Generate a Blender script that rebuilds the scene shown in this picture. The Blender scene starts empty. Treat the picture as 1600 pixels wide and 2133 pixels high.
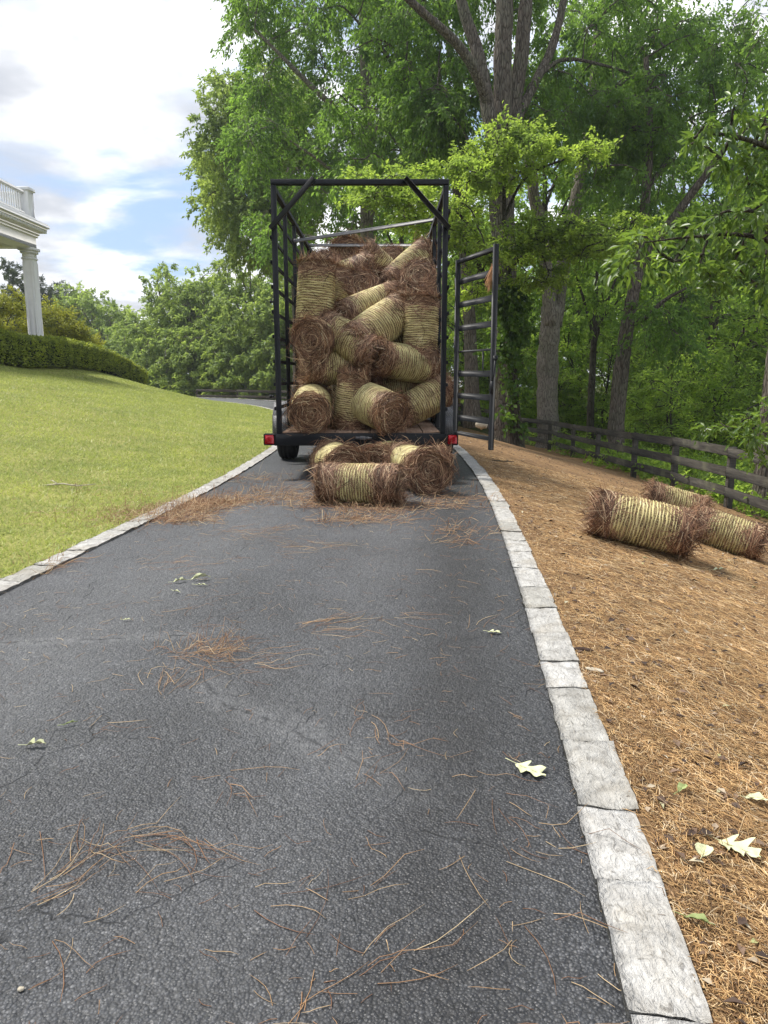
import bpy, math
import numpy as np
from mathutils import Vector, Matrix

rng = np.random.default_rng(11)
scene = bpy.context.scene
COL = scene.collection

# ------------------------------------------------------------------ camera
CAM_H = 1.12
PITCH = math.radians(10.45)
cam_data = bpy.data.cameras.new('camera')
cam_data.sensor_fit = 'VERTICAL'
cam_data.sensor_height = 24.0
cam_data.lens = 24.0 * 1550 / 2133
cam_data.clip_start = 0.02
cam_data.clip_end = 3000
cam = bpy.data.objects.new('camera', cam_data)
cam.location = (0, 0, CAM_H)
cam.rotation_euler = (math.pi / 2 - PITCH, 0, 0)
COL.objects.link(cam)
scene.camera = cam

# ------------------------------------------------------------------ sky, sun, exposure
SUN_ELEV = math.radians(57)
SUN_AZ = math.radians(-62)          # measured from +Y towards +X
world = bpy.data.worlds.new('World')
scene.world = world
world.use_nodes = True
wn, wl = world.node_tree.nodes, world.node_tree.links
wn.clear()
w_out = wn.new('ShaderNodeOutputWorld')
w_bg = wn.new('ShaderNodeBackground')
w_bg.inputs['Strength'].default_value = 0.1
w_sky = wn.new('ShaderNodeTexSky')
w_sky.sky_type = 'NISHITA'
w_sky.sun_disc = False
w_sky.sun_elevation = SUN_ELEV
w_sky.sun_rotation = SUN_AZ
w_sky.dust_density = 1.5
w_tc = wn.new('ShaderNodeTexCoord')
w_sep = wn.new('ShaderNodeSeparateXYZ')
wl.new(w_tc.outputs['Generated'], w_sep.inputs[0])


def wmath(op, a, b=None, c=None):
    n = wn.new('ShaderNodeMath')
    n.operation = op
    for i, v in enumerate((a, b, c)):
        if v is None:
            continue
        if isinstance(v, (int, float)):
            n.inputs[i].default_value = v
        else:
            wl.new(v, n.inputs[i])
    return n.outputs[0]


zc = wmath('ADD', wmath('MAXIMUM', w_sep.outputs['Z'], 0.0), 0.16)
w_cmb = wn.new('ShaderNodeCombineXYZ')
wl.new(wmath('DIVIDE', w_sep.outputs['X'], zc), w_cmb.inputs[0])
wl.new(wmath('DIVIDE', w_sep.outputs['Y'], zc), w_cmb.inputs[1])
w_cmb.inputs[2].default_value = 3.3


def wnoise(scale, detail, rough, dist, off):
    mp = wn.new('ShaderNodeMapping')
    mp.inputs['Location'].default_value = off
    wl.new(w_cmb.outputs[0], mp.inputs['Vector'])
    n = wn.new('ShaderNodeTexNoise')
    n.inputs['Scale'].default_value = scale
    n.inputs['Detail'].default_value = detail
    n.inputs['Roughness'].default_value = rough
    n.inputs['Distortion'].default_value = dist
    wl.new(mp.outputs[0], n.inputs['Vector'])
    return n.outputs['Fac']


def wramp(fac, stops):
    r = wn.new('ShaderNodeValToRGB')
    r.color_ramp.interpolation = 'EASE'
    els = r.color_ramp.elements
    while len(els) < len(stops):
        els.new(0.5)
    for e, (p, c) in zip(els, stops):
        e.position = p
        e.color = (c[0], c[1], c[2], 1)
    wl.new(fac, r.inputs[0])
    return r.outputs[0]


cl_mask = wramp(wnoise(1.5, 9, 0.56, 0.25, (3.37, -0.42, 1)), [(0.33, (0, 0, 0)), (0.55, (1, 1, 1))])
cl_tone = wramp(wnoise(1.9, 7, 0.5, 0.2, (4.1, 1.7, 2)), [(0.36, (3.3, 3.45, 3.8)), (0.68, (8.4, 8.4, 8.4))])
w_blue = wn.new('ShaderNodeMix')
w_blue.data_type = 'RGBA'
w_blue.inputs[0].default_value = 0.8
wl.new(w_sky.outputs[0], w_blue.inputs[6])
w_blue.inputs[7].default_value = (2.1, 3.0, 4.6, 1)
w_mix = wn.new('ShaderNodeMix')
w_mix.data_type = 'RGBA'
wl.new(cl_mask, w_mix.inputs[0])
wl.new(w_blue.outputs[2], w_mix.inputs[6])
wl.new(cl_tone, w_mix.inputs[7])
wl.new(w_mix.outputs[2], w_bg.inputs['Color'])
wl.new(w_bg.outputs[0], w_out.inputs['Surface'])

sun_data = bpy.data.lights.new('sun', 'SUN')
sun_data.energy = 2.8
sun_data.angle = math.radians(11)
sun_data.color = (1.0, 0.95, 0.87)
sun = bpy.data.objects.new('sun', sun_data)
sd = Vector((math.sin(SUN_AZ) * math.cos(SUN_ELEV), math.cos(SUN_AZ) * math.cos(SUN_ELEV), math.sin(SUN_ELEV)))
sun.rotation_euler = (-sd).to_track_quat('-Z', 'Y').to_euler()
sun.location = (-10, 10, 30)
COL.objects.link(sun)

scene.view_settings.view_transform = 'Standard'
scene.view_settings.look = 'None'
scene.view_settings.exposure = 1.1
scene.view_settings.gamma = 1.0
scene.view_settings.use_curve_mapping = False
scene.render.engine = 'CYCLES'
scene.cycles.max_bounces = 7
scene.cycles.diffuse_bounces = 4
scene.cycles.transmission_bounces = 5
scene.cycles.glossy_bounces = 2
scene.cycles.use_denoising = True


# ------------------------------------------------------------------ helpers
def at(px, py, Y):
    """world point on the vertical plane at distance Y seen at photo pixel (1600 x 2133)"""
    u, v = (px - 800) / 1550, (1066.5 - py) / 1550
    d = np.array([u, math.cos(PITCH) + v * math.sin(PITCH), -math.sin(PITCH) + v * math.cos(PITCH)])
    d = d / d[1] * Y
    return np.array([d[0], d[1], CAM_H + d[2]])


def flat(px, py):
    """point of the level ground seen at a photo pixel"""
    p = at(px, py, 1.0)
    k = CAM_H / (CAM_H - p[2])
    return np.array([p[0] * k, k, 0.0])


def norm(a):
    a = np.asarray(a, float)
    return a / np.maximum(np.linalg.norm(a, axis=-1, keepdims=True), 1e-9)


def mesh_np(name, V, F, mat=None, smooth=False):
    V = np.ascontiguousarray(V, np.float32)
    me = bpy.data.meshes.new(name)
    me.vertices.add(len(V))
    me.vertices.foreach_set('co', V.ravel())
    F = [np.ascontiguousarray(f, np.int32) for f in F if len(f)]
    loops = np.concatenate([f.ravel() for f in F])
    tot = np.concatenate([np.full(len(f), f.shape[1], np.int32) for f in F])
    start = np.concatenate([[0], np.cumsum(tot)[:-1]]).astype(np.int32)
    me.loops.add(len(loops))
    me.loops.foreach_set('vertex_index', loops)
    me.polygons.add(len(tot))
    me.polygons.foreach_set('loop_start', start)
    me.polygons.foreach_set('loop_total', tot)
    if smooth:
        me.polygons.foreach_set('use_smooth', np.ones(len(tot), bool))
    me.update(calc_edges=True)
    if mat is not None:
        me.materials.append(mat)
    return me


def link(name, me, parent=None, loc=None):
    o = bpy.data.objects.new(name, me)
    COL.objects.link(o)
    if parent is not None:
        o.parent = parent
    if loc is not None:
        o.location = loc
    return o


def tag(o, label=None, cat=None, group=None, kind=None):
    if label:
        o['label'] = label
    if cat:
        o['category'] = cat
    if group:
        o['group'] = group
    if kind:
        o['kind'] = kind
    return o


def empty(name, loc, label=None, cat=None, group=None):
    o = bpy.data.objects.new(name, None)
    COL.objects.link(o)
    o.location = loc
    o.empty_display_size = 0.2
    return tag(o, label, cat, group)


def copy_thing(o, parent=None):
    c = o.copy()
    COL.objects.link(c)
    if parent is not None:
        c.parent = parent
    for ch in list(o.children):
        copy_thing(ch, c)
    return c


class MB:
    """collects pieces, then links them as one mesh object"""
    def __init__(s):
        s.V, s.F3, s.F4, s.n = [], [], [], 0

    def add(s, V, F3=None, F4=None):
        V = np.asarray(V, float).reshape(-1, 3)
        s.V.append(V)
        if F3 is not None and len(F3):
            s.F3.append(np.asarray(F3, np.int64) + s.n)
        if F4 is not None and len(F4):
            s.F4.append(np.asarray(F4, np.int64) + s.n)
        s.n += len(V)
        return s

    def box(s, lo, hi, M=None, bevel=0.0):
        lo, hi = np.array(lo, float), np.array(hi, float)
        b = min(bevel, *(0.45 * (hi - lo))) if bevel else 0
        if b <= 0:
            V = np.array([[x, y, z] for x in (lo[0], hi[0]) for y in (lo[1], hi[1]) for z in (lo[2], hi[2])])
            F = [(0, 1, 3, 2), (4, 6, 7, 5), (0, 4, 5, 1), (2, 3, 7, 6), (0, 2, 6, 4), (1, 5, 7, 3)]
            T = None
        else:
            V, idx = [], {}
            for i in (0, 1):
                for j in (0, 1):
                    for k in (0, 1):
                        for ax in range(3):
                            p = [(lo, hi)[i][0], (lo, hi)[j][1], (lo, hi)[k][2]]
                            for a2, t in zip(range(3), (i, j, k)):
                                if a2 != ax:
                                    p[a2] += b if t == 0 else -b
                            idx[(i, j, k, ax)] = len(V)
                            V.append(p)
            V = np.array(V)
            F, T = [], []
            for ax in range(3):
                o1, o2 = [a for a in range(3) if a != ax]
                for sgn in (0, 1):
                    q = []
                    for (a, c) in ((0, 0), (1, 0), (1, 1), (0, 1)):
                        t = [0, 0, 0]
                        t[ax], t[o1], t[o2] = sgn, a, c
                        q.append(idx[(*t, ax)])
                    F.append(q)
                # bevel faces along edges parallel to ax
                for a in (0, 1):
                    for c in (0, 1):
                        t0, t1 = [0, 0, 0], [0, 0, 0]
                        t0[ax], t1[ax] = 0, 1
                        t0[o1] = t1[o1] = a
                        t0[o2] = t1[o2] = c
                        F.append([idx[(*t0, o1)], idx[(*t1, o1)], idx[(*t1, o2)], idx[(*t0, o2)]])
            for i in (0, 1):
                for j in (0, 1):
                    for k in (0, 1):
                        T.append([idx[(i, j, k, 0)], idx[(i, j, k, 1)], idx[(i, j, k, 2)]])
        if M is not None:
            V = V @ np.array(M)[:3, :3].T + np.array(M)[:3, 3]
        return s.add(V, T, F)

    def bar(s, a, b, w, h, up=(0, 0, 1), bevel=0.004):
        a, b = np.array(a, float), np.array(b, float)
        L = np.linalg.norm(b - a)
        d = (b - a) / L
        up = np.array(up, float)
        if abs(np.dot(d, up)) > 0.98:
            up = np.array([0, 1.0, 0])
        sx = norm(np.cross(d, up))
        uz = np.cross(sx, d)
        M = np.eye(4)
        M[:3, 0], M[:3, 1], M[:3, 2], M[:3, 3] = sx, d, uz, a
        return s.box((-w / 2, 0, -h / 2), (w / 2, L, h / 2), M, bevel)

    def tube(s, P, R, sides=8, cap=True):
        V, F, T = tube_geo(P, R, sides, cap)
        return s.add(V, T, F)

    def lathe(s, prof, axis='x', n=32, origin=(0, 0, 0)):
        prof = np.array(prof, float)
        th = np.arange(n) / n * 2 * np.pi
        V = []
        for r, h in prof:
            c = np.stack([np.full(n, h), r * np.cos(th), r * np.sin(th)], 1)
            V.append(c)
        V = np.concatenate(V)
        if axis == 'y':
            V = V[:, [1, 0, 2]]
        if axis == 'z':
            V = V[:, [1, 2, 0]]
        V = V + np.array(origin)
        k = len(prof)
        F = []
        for i in range(k - 1):
            a = i * n + np.arange(n)
            b = i * n + (np.arange(n) + 1) % n
            F.append(np.stack([a, b, b + n, a + n], 1))
        return s.add(V, None, np.concatenate(F))

    def mesh(s, name, mat, smooth=False, offset=None):
        V = np.concatenate(s.V)
        if offset is not None:
            V = V - np.asarray(offset, float)
        F = []
        if s.F3:
            F.append(np.concatenate(s.F3))
        if s.F4:
            F.append(np.concatenate(s.F4))
        return mesh_np(name, V, F, mat, smooth)

    def build(s, name, mat, parent=None, smooth=False, loc=None, offset=None):
        return link(name, s.mesh(name, mat, smooth, offset), parent, loc)


def tube_geo(P, R, sides=8, cap=True):
    P = np.asarray(P, float)
    k = len(P)
    R = np.broadcast_to(np.asarray(R, float), (k,))
    T = norm(np.gradient(P, axis=0))
    ref = np.array([1.0, 0, 0]) if abs(T[0][0]) < 0.8 else np.array([0, 1.0, 0])
    A = np.zeros_like(P)
    a = norm(np.cross(T[0], ref))
    for i in range(k):
        a = a - T[i] * np.dot(a, T[i])
        a = a / max(np.linalg.norm(a), 1e-9)
        A[i] = a
    B = np.cross(T, A)
    th = np.arange(sides) / sides * 2 * np.pi
    V = P[:, None] + R[:, None, None] * (A[:, None] * np.cos(th)[None, :, None] + B[:, None] * np.sin(th)[None, :, None])
    V = V.reshape(-1, 3)
    F = []
    for i in range(k - 1):
        q = i * sides + np.arange(sides)
        q2 = i * sides + (np.arange(sides) + 1) % sides
        F.append(np.stack([q, q2, q2 + sides, q + sides], 1))
    F = np.concatenate(F)
    Tr = None
    if cap:
        V = np.concatenate([V, P[:1], P[-1:]])
        q, q2 = np.arange(sides), (np.arange(sides) + 1) % sides
        o = (k - 1) * sides
        Tr = np.concatenate([np.stack([q2, q, np.full(sides, k * sides)], 1),
                             np.stack([q + o, q2 + o, np.full(sides, k * sides + 1)], 1)])
    return V, F, Tr


def smooth_path(pts, n):
    pts = np.asarray(pts, float)
    P = np.concatenate([2 * pts[:1] - pts[1:2], pts, 2 * pts[-1:] - pts[-2:-1]])
    out = []
    m = len(pts) - 1
    for t in np.linspace(0, m - 1e-6, n):
        i = int(t)
        f = t - i
        a, b, c, d = P[i], P[i + 1], P[i + 2], P[i + 3]
        out.append(0.5 * (2 * b + (c - a) * f + (2 * a - 5 * b + 4 * c - d) * f * f + (3 * b - a - 3 * c + d) * f ** 3))
    return np.array(out)


def needle_tubes(C, W):
    """C (N,k,3) centre lines, W (N,) width -> three-sided needles"""
    N, k = C.shape[:2]
    T = norm(np.gradient(C, axis=1))
    up = np.tile(np.array([0, 0, 1.0]), (N, k, 1))
    S = norm(np.cross(T, up) + 1e-6)
    U = np.cross(S, T)
    prof = np.ones(k)
    prof[-1] = 0.35
    r = W[:, None, None] * 0.5 * prof[None, :, None]
    V = np.stack([C + S * r, C - S * r, C + U * r * 1.2], 2)      # N,k,3,3
    base = (np.arange(N) * k * 3)[:, None, None] + (np.arange(k - 1) * 3)[None, :, None]
    j = np.arange(3)[None, None, :]
    j2 = (j + 1) % 3
    F = np.stack([base + j, base + j2, base + j2 + 3, base + j + 3], -1).reshape(-1, 4)
    return V.reshape(-1, 3), F


def needle_ribbons(C, W, Nrm):
    N, k = C.shape[:2]
    T = norm(np.gradient(C, axis=1))
    S = norm(np.cross(T, Nrm))
    prof = np.ones(k)
    prof[-1] = 0.3
    r = W[:, None, None] * 0.5 * prof[None, :, None]
    V = np.stack([C + S * r, C - S * r], 2)
    base = (np.arange(N) * k * 2)[:, None] + (np.arange(k - 1) * 2)[None, :]
    F = np.stack([base, base + 1, base + 3, base + 2], -1).reshape(-1, 4)
    return V.reshape(-1, 3), F


def leaf_geo(P, D, Nn, L, W, fold=0.12):
    N = len(P)
    D = norm(D)
    S = norm(np.cross(D, Nn))
    Nn = np.cross(S, D)
    L = np.broadcast_to(L, (N,))[:, None]
    W = np.broadcast_to(W, (N,))[:, None]
    V = np.stack([P, P + D * L * 0.48 + S * W * 0.5 + Nn * L * fold, P + D * L - Nn * L * 0.08,
                  P + D * L * 0.48 - S * W * 0.5 + Nn * L * fold], 1)
    b = np.arange(N)[:, None] * 4
    F = np.concatenate([b + np.array([[0, 1, 2]]), b + np.array([[0, 2, 3]])])
    return V.reshape(-1, 3), F


# ------------------------------------------------------------------ materials
class NT:
    def __init__(s, name):
        s.m = bpy.data.materials.new(name)
        s.m.use_nodes = True
        s.n, s.l = s.m.node_tree.nodes, s.m.node_tree.links
        s.bsdf = s.n['Principled BSDF']
        s.out = s.n['Material Output']
        s.tc = s.n.new('ShaderNodeTexCoord')

    def set(s, node, key, v):
        if isinstance(v, bpy.types.NodeSocket):
            s.l.new(v, node.inputs[key])
        elif isinstance(v, (tuple, list)) and len(v) == 3 and node.inputs[key].type == 'RGBA':
            node.inputs[key].default_value = (*v, 1)
        else:
            node.inputs[key].default_value = v

    def map(s, scale=(1, 1, 1), rot=(0, 0, 0), src='Object', loc=(0, 0, 0)):
        mp = s.n.new('ShaderNodeMapping')
        mp.inputs['Scale'].default_value = scale
        mp.inputs['Rotation'].default_value = rot
        mp.inputs['Location'].default_value = loc
        s.l.new(s.tc.outputs[src], mp.inputs['Vector'])
        return mp.outputs[0]

    def noise(s, scale, detail=4, rough=0.55, vec=None, dist=0.0):
        n = s.n.new('ShaderNodeTexNoise')
        s.set(n, 'Scale', scale)
        s.set(n, 'Detail', detail)
        s.set(n, 'Roughness', rough)
        s.set(n, 'Distortion', dist)
        s.l.new(vec if vec is not None else s.tc.outputs['Object'], n.inputs['Vector'])
        return n.outputs['Fac']

    def voronoi(s, scale, feature='F1', vec=None, rnd=1.0, out='Distance'):
        n = s.n.new('ShaderNodeTexVoronoi')
        n.feature = feature
        s.set(n, 'Scale', scale)
        s.set(n, 'Randomness', rnd)
        s.l.new(vec if vec is not None else s.tc.outputs['Object'], n.inputs['Vector'])
        return n.outputs[out]

    def ramp(s, fac, stops, interp='LINEAR'):
        r = s.n.new('ShaderNodeValToRGB')
        r.color_ramp.interpolation = interp
        els = r.color_ramp.elements
        while len(els) < len(stops):
            els.new(0.5)
        for e, (p, c) in zip(els, stops):
            if isinstance(c, (int, float)):
                c = (c, c, c)
            e.position = p
            e.color = (*c, 1)
        s.l.new(fac, r.inputs[0])
        return r.outputs[0]

    def mix(s, fac, a, b, blend='MIX'):
        m = s.n.new('ShaderNodeMix')
        m.data_type = 'RGBA'
        m.blend_type = blend
        s.set(m, 0, fac)
        for k, v in ((6, a), (7, b)):
            if isinstance(v, bpy.types.NodeSocket):
                s.l.new(v, m.inputs[k])
            else:
                m.inputs[k].default_value = (*v, 1)
        return m.outputs[2]

    def math(s, op, a, b=0.0, clamp=False):
        m = s.n.new('ShaderNodeMath')
        m.operation = op
        m.use_clamp = clamp
        s.set(m, 0, a)
        s.set(m, 1, b)
        return m.outputs[0]

    def attr(s, name, out='Fac'):
        a = s.n.new('ShaderNodeAttribute')
        a.attribute_name = name
        return a.outputs[out]

    def island(s):
        return s.n.new('ShaderNodeNewGeometry').outputs['Random Per Island']

    def objrand(s):
        return s.n.new('ShaderNodeObjectInfo').outputs['Random']

    def bump(s, h, strength=0.5, dist=0.01, prev=None):
        b = s.n.new('ShaderNodeBump')
        s.set(b, 'Strength', strength)
        s.set(b, 'Distance', dist)
        s.l.new(h, b.inputs['Height'])
        if prev is not None:
            s.l.new(prev, b.inputs['Normal'])
        return b.outputs[0]

    def done(s, color=None, rough=0.6, spec=0.5, metal=0.0, normal=None):
        if color is not None:
            s.set(s.bsdf, 'Base Color', color)
        s.set(s.bsdf, 'Roughness', rough)
        s.set(s.bsdf, 'Specular IOR Level', spec)
        s.set(s.bsdf, 'Metallic', metal)
        if normal is not None:
            s.l.new(normal, s.bsdf.inputs['Normal'])
        return s.m


def leaf_mat(name, dark, mid, light, trans=(0.12, 0.2, 0.02), tfac=0.42, nscale=0.8, rough=0.5, spec=0.3, calm=False):
    t = NT(name)
    c = t.ramp(t.island(), [(0.0, dark), (0.5, mid), (1.0, light)])
    k = t.ramp(t.noise(nscale, 3, 0.6), [(0.32, (0.84, 0.86, 0.9) if calm else (0.58, 0.62, 0.72)), (0.68, (1.18, 1.14, 1.0) if calm else (1.42, 1.34, 1.0))])
    c = t.mix(1.0, c, k, 'MULTIPLY')
    c2 = t.mix(0.75, c, trans)
    c2 = t.mix(1.0, c2, k, 'MULTIPLY')
    t.done(c, rough, spec)
    tr = t.n.new('ShaderNodeBsdfTranslucent')
    t.l.new(c2, tr.inputs['Color'])
    mx = t.n.new('ShaderNodeMixShader')
    mx.inputs[0].default_value = tfac
    t.l.new(t.bsdf.outputs[0], mx.inputs[1])
    t.l.new(tr.outputs[0], mx.inputs[2])
    t.l.new(mx.outputs[0], t.out.inputs['Surface'])
    return t.m


M = {}
M['oak_leaf'] = leaf_mat('oak_leaf', (0.05, 0.11, 0.027), (0.088, 0.17, 0.04), (0.145, 0.24, 0.058), (0.29, 0.5, 0.085), 0.55)
M['forest_leaf'] = leaf_mat('forest_leaf', (0.075, 0.145, 0.028), (0.13, 0.23, 0.044), (0.2, 0.31, 0.06), (0.4, 0.62, 0.1), 0.57)
M['dogwood_leaf'] = leaf_mat('dogwood_leaf', (0.1, 0.165, 0.028), (0.16, 0.24, 0.042), (0.25, 0.335, 0.062), (0.42, 0.6, 0.1), 0.57, 0.9)
M['under_leaf'] = leaf_mat('under_leaf', (0.1, 0.18, 0.034), (0.16, 0.265, 0.052), (0.24, 0.35, 0.07), (0.46, 0.66, 0.11), 0.58, 0.8)
M['near_leaf'] = leaf_mat('near_leaf', (0.05, 0.11, 0.018), (0.085, 0.16, 0.028), (0.14, 0.22, 0.045), (0.24, 0.38, 0.06), 0.45, 1.2, 0.38, 0.5)
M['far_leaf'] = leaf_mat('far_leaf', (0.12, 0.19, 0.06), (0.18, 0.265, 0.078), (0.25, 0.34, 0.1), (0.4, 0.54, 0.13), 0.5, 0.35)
M['pine_leaf'] = leaf_mat('pine_leaf', (0.045, 0.075, 0.04), (0.07, 0.1, 0.055), (0.1, 0.13, 0.07), (0.1, 0.14, 0.06), 0.25, 0.4)
M['azalea_leaf'] = leaf_mat('azalea_leaf', (0.18, 0.22, 0.03), (0.28, 0.31, 0.045), (0.4, 0.41, 0.07), (0.5, 0.52, 0.08), 0.4, 0.8)
M['hedge_leaf'] = leaf_mat('hedge_leaf', (0.09, 0.14, 0.025), (0.19, 0.25, 0.045), (0.36, 0.42, 0.075), (0.55, 0.64, 0.1), 0.35, 1.5)
M['ivy_leaf'] = leaf_mat('ivy_leaf', (0.03, 0.075, 0.012), (0.06, 0.12, 0.02), (0.1, 0.17, 0.03), (0.16, 0.3, 0.04), 0.42, 2.0)
M['grass_blade'] = leaf_mat('grass_blade', (0.2, 0.255, 0.07), (0.31, 0.36, 0.11), (0.51, 0.51, 0.2), (0.49, 0.58, 0.15), 0.4, 1.3, calm=True)


def bark_mat(name, a, b, c):
    t = NT(name)
    v = t.map((9, 9, 1.6))
    n1 = t.noise(3.0, 6, 0.65, v, 0.4)
    n2 = t.noise(1.3, 3, 0.5)
    v2 = t.voronoi(3.2, 'DISTANCE_TO_EDGE', t.map((5, 5, 1.0)))
    col = t.ramp(n1, [(0.3, a), (0.5, b), (0.72, c)])
    col = t.mix(t.ramp(n2, [(0.45, 0.0), (0.7, 0.45)]), col, (0.15, 0.17, 0.11))
    col = t.mix(t.ramp(v2, [(0.0, 0.75), (0.12, 0.0)]), col, tuple(x * 0.4 for x in a))
    h = t.math('ADD', n1, t.ramp(v2, [(0.0, 0.0), (0.2, 0.6)]))
    return t.done(col, 0.9, 0.15, normal=t.bump(h, 0.9, 0.05))


M['bark'] = bark_mat('bark', (0.065, 0.053, 0.042), (0.145, 0.122, 0.1), (0.26, 0.232, 0.195))
M['bark_pale'] = bark_mat('bark_pale', (0.16, 0.135, 0.11), (0.3, 0.265, 0.225), (0.43, 0.39, 0.34))
M['bark_dark'] = bark_mat('bark_dark', (0.03, 0.024, 0.018), (0.065, 0.054, 0.042), (0.12, 0.1, 0.08))


def straw_mat(name, stops, rough=0.65):
    t = NT(name)
    c = t.ramp(t.island(), stops)
    k = t.ramp(t.noise(6.0, 2), [(0.3, 0.75), (0.7, 1.25)])
    return t.done(t.mix(1.0, c, k, 'MULTIPLY'), rough, 0.3)


M['needle'] = straw_mat('needle', [(0.0, (0.045, 0.021, 0.014)), (0.3, (0.13, 0.063, 0.036)), (0.62, (0.26, 0.14, 0.08)), (0.85, (0.42, 0.26, 0.15)), (1.0, (0.62, 0.48, 0.3))])
M['loose_needle'] = straw_mat('loose_needle', [(0.0, (0.14, 0.068, 0.038)), (0.4, (0.28, 0.15, 0.078)), (0.75, (0.42, 0.27, 0.14)), (1.0, (0.58, 0.45, 0.27))])
M['mulch_needle'] = straw_mat('mulch_needle', [(0.0, (0.11, 0.065, 0.034)), (0.22, (0.28, 0.16, 0.072)), (0.55, (0.5, 0.305, 0.13)), (0.84, (0.64, 0.44, 0.21)), (1.0, (0.72, 0.59, 0.4))])


def m_straw_core():
    t = NT('straw_core')
    n = t.noise(26, 5, 0.7, t.map((1.0, 0.35, 0.35)))
    n2 = t.noise(90, 3, 0.6, t.map((1.0, 0.2, 0.2)))
    c = t.ramp(n, [(0.3, (0.03, 0.015, 0.009)), (0.5, (0.08, 0.04, 0.022)), (0.7, (0.17, 0.09, 0.045))])
    c = t.mix(t.ramp(n2, [(0.55, 0.0), (0.7, 0.5)]), c, (0.27, 0.16, 0.08))
    return t.done(c, 0.9, 0.1, normal=t.bump(n2, 0.8, 0.02))


def m_netted_straw():
    t = NT('netted_straw')
    n2 = t.noise(60, 4, 0.6, t.map((1.0, 0.25, 0.25)))
    c = t.ramp(n2, [(0.3, (0.1, 0.07, 0.036)), (0.5, (0.24, 0.18, 0.09)), (0.7, (0.42, 0.34, 0.175))])
    return t.done(c, 0.9, 0.1, normal=t.bump(n2, 0.7, 0.015))


def m_net():
    t = NT('net_twine')
    n = t.noise(9, 3)
    r = t.ramp(t.objrand(), [(0, (0.9, 0.9, 0.8)), (1, (1.12, 1.08, 1.0))])
    c = t.ramp(n, [(0.3, (0.42, 0.36, 0.17)), (0.55, (0.58, 0.51, 0.26)), (0.75, (0.7, 0.65, 0.39))])
    return t.done(t.mix(1.0, c, r, 'MULTIPLY'), 0.6, 0.3)


M['straw_core'], M['netted'], M['net'] = m_straw_core(), m_netted_straw(), m_net()


def m_asphalt():
    t = NT('asphalt')
    vo = t.voronoi(150, 'F1')
    vc = t.voronoi(150, 'F1', out='Color')
    v2 = t.voronoi(46, 'F1', t.map((1, 1, 1), (0, 0, 0.6)))
    big = t.noise(0.9, 4, 0.6)
    mid = t.noise(7, 4, 0.6)
    fine = t.noise(260, 2, 0.5)
    sep = t.n.new('ShaderNodeSeparateColor')
    t.l.new(vc, sep.inputs[0])
    stone = t.ramp(sep.outputs[0], [(0.0, (0.036, 0.038, 0.042)), (0.6, (0.056, 0.059, 0.065)), (0.92, (0.085, 0.088, 0.095)), (1.0, (0.15, 0.152, 0.158))])
    c = t.mix(t.ramp(vo, [(0.35, 0.0), (0.75, 0.85)]), stone, (0.02, 0.021, 0.023))
    c = t.mix(1.0, c, t.ramp(big, [(0.3, 0.7), (0.7, 1.35)]), 'MULTIPLY')
    c = t.mix(1.0, c, t.ramp(mid, [(0.3, 0.85), (0.7, 1.15)]), 'MULTIPLY')
    wear = t.attr('wear')
    wn_ = t.math('MULTIPLY', wear, t.ramp(t.noise(22, 5, 0.7), [(0.35, 0.25), (0.62, 1.0)]))
    c = t.mix(t.math('MULTIPLY', wn_, 0.6, True), c, (0.15, 0.152, 0.155))
    seal = t.math('MULTIPLY', t.attr('seal'), t.ramp(t.noise(9, 5, 0.7), [(0.3, 0.4), (0.55, 1.0)]))
    c = t.mix(t.math('MULTIPLY', seal, 0.75, True), c, (0.017, 0.017, 0.018))
    # cracks: signed distance to hand-placed lines, roughened
    cd = t.math('ABSOLUTE', t.math('ADD', t.attr('crack'), t.math('MULTIPLY', t.math('SUBTRACT', t.noise(30, 5, 0.75), 0.5), 0.09)))
    cm = t.math('MULTIPLY', t.ramp(cd, [(0.0, 1.0), (0.003, 0.8), (0.007, 0.0)]), t.ramp(t.noise(14, 4, 0.7), [(0.42, 0.0), (0.62, 0.7)]))
    ve = t.voronoi(1.9, 'DISTANCE_TO_EDGE', t.mix(0.12, t.tc.outputs['Object'], None_color(t, 8)), 1.0)
    hair = t.math('MULTIPLY', t.ramp(ve, [(0.0, 1.0), (0.0025, 0.7), (0.006, 0.0)]), t.ramp(t.noise(1.7, 3, 0.6), [(0.48, 0.0), (0.56, 1.0)]))
    cm = t.math('MAXIMUM', cm, t.math('MULTIPLY', hair, 0.5))
    c = t.mix(cm, c, (0.008, 0.008, 0.009))
    h = t.math('ADD', t.math('MULTIPLY', t.ramp(vo, [(0.0, 1.0), (0.8, 0.0)]), 0.75), t.math('MULTIPLY', fine, 0.25))
    h = t.math('ADD', h, t.math('MULTIPLY', t.ramp(v2, [(0.0, 1.0), (0.8, 0.0)]), 0.9))
    h = t.math('SUBTRACT', h, t.math('MULTIPLY', cm, 2.2))
    return t.done(c, t.ramp(sep.outputs[1], [(0, 0.42), (1, 0.7)]), 0.42, normal=t.bump(h, 0.7, 0.007))


def None_color(t, scale):
    n = t.n.new('ShaderNodeTexNoise')
    t.set(n, 'Scale', scale)
    t.set(n, 'Detail', 3)
    t.l.new(t.tc.outputs['Object'], n.inputs['Vector'])
    return n.outputs['Color']


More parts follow.
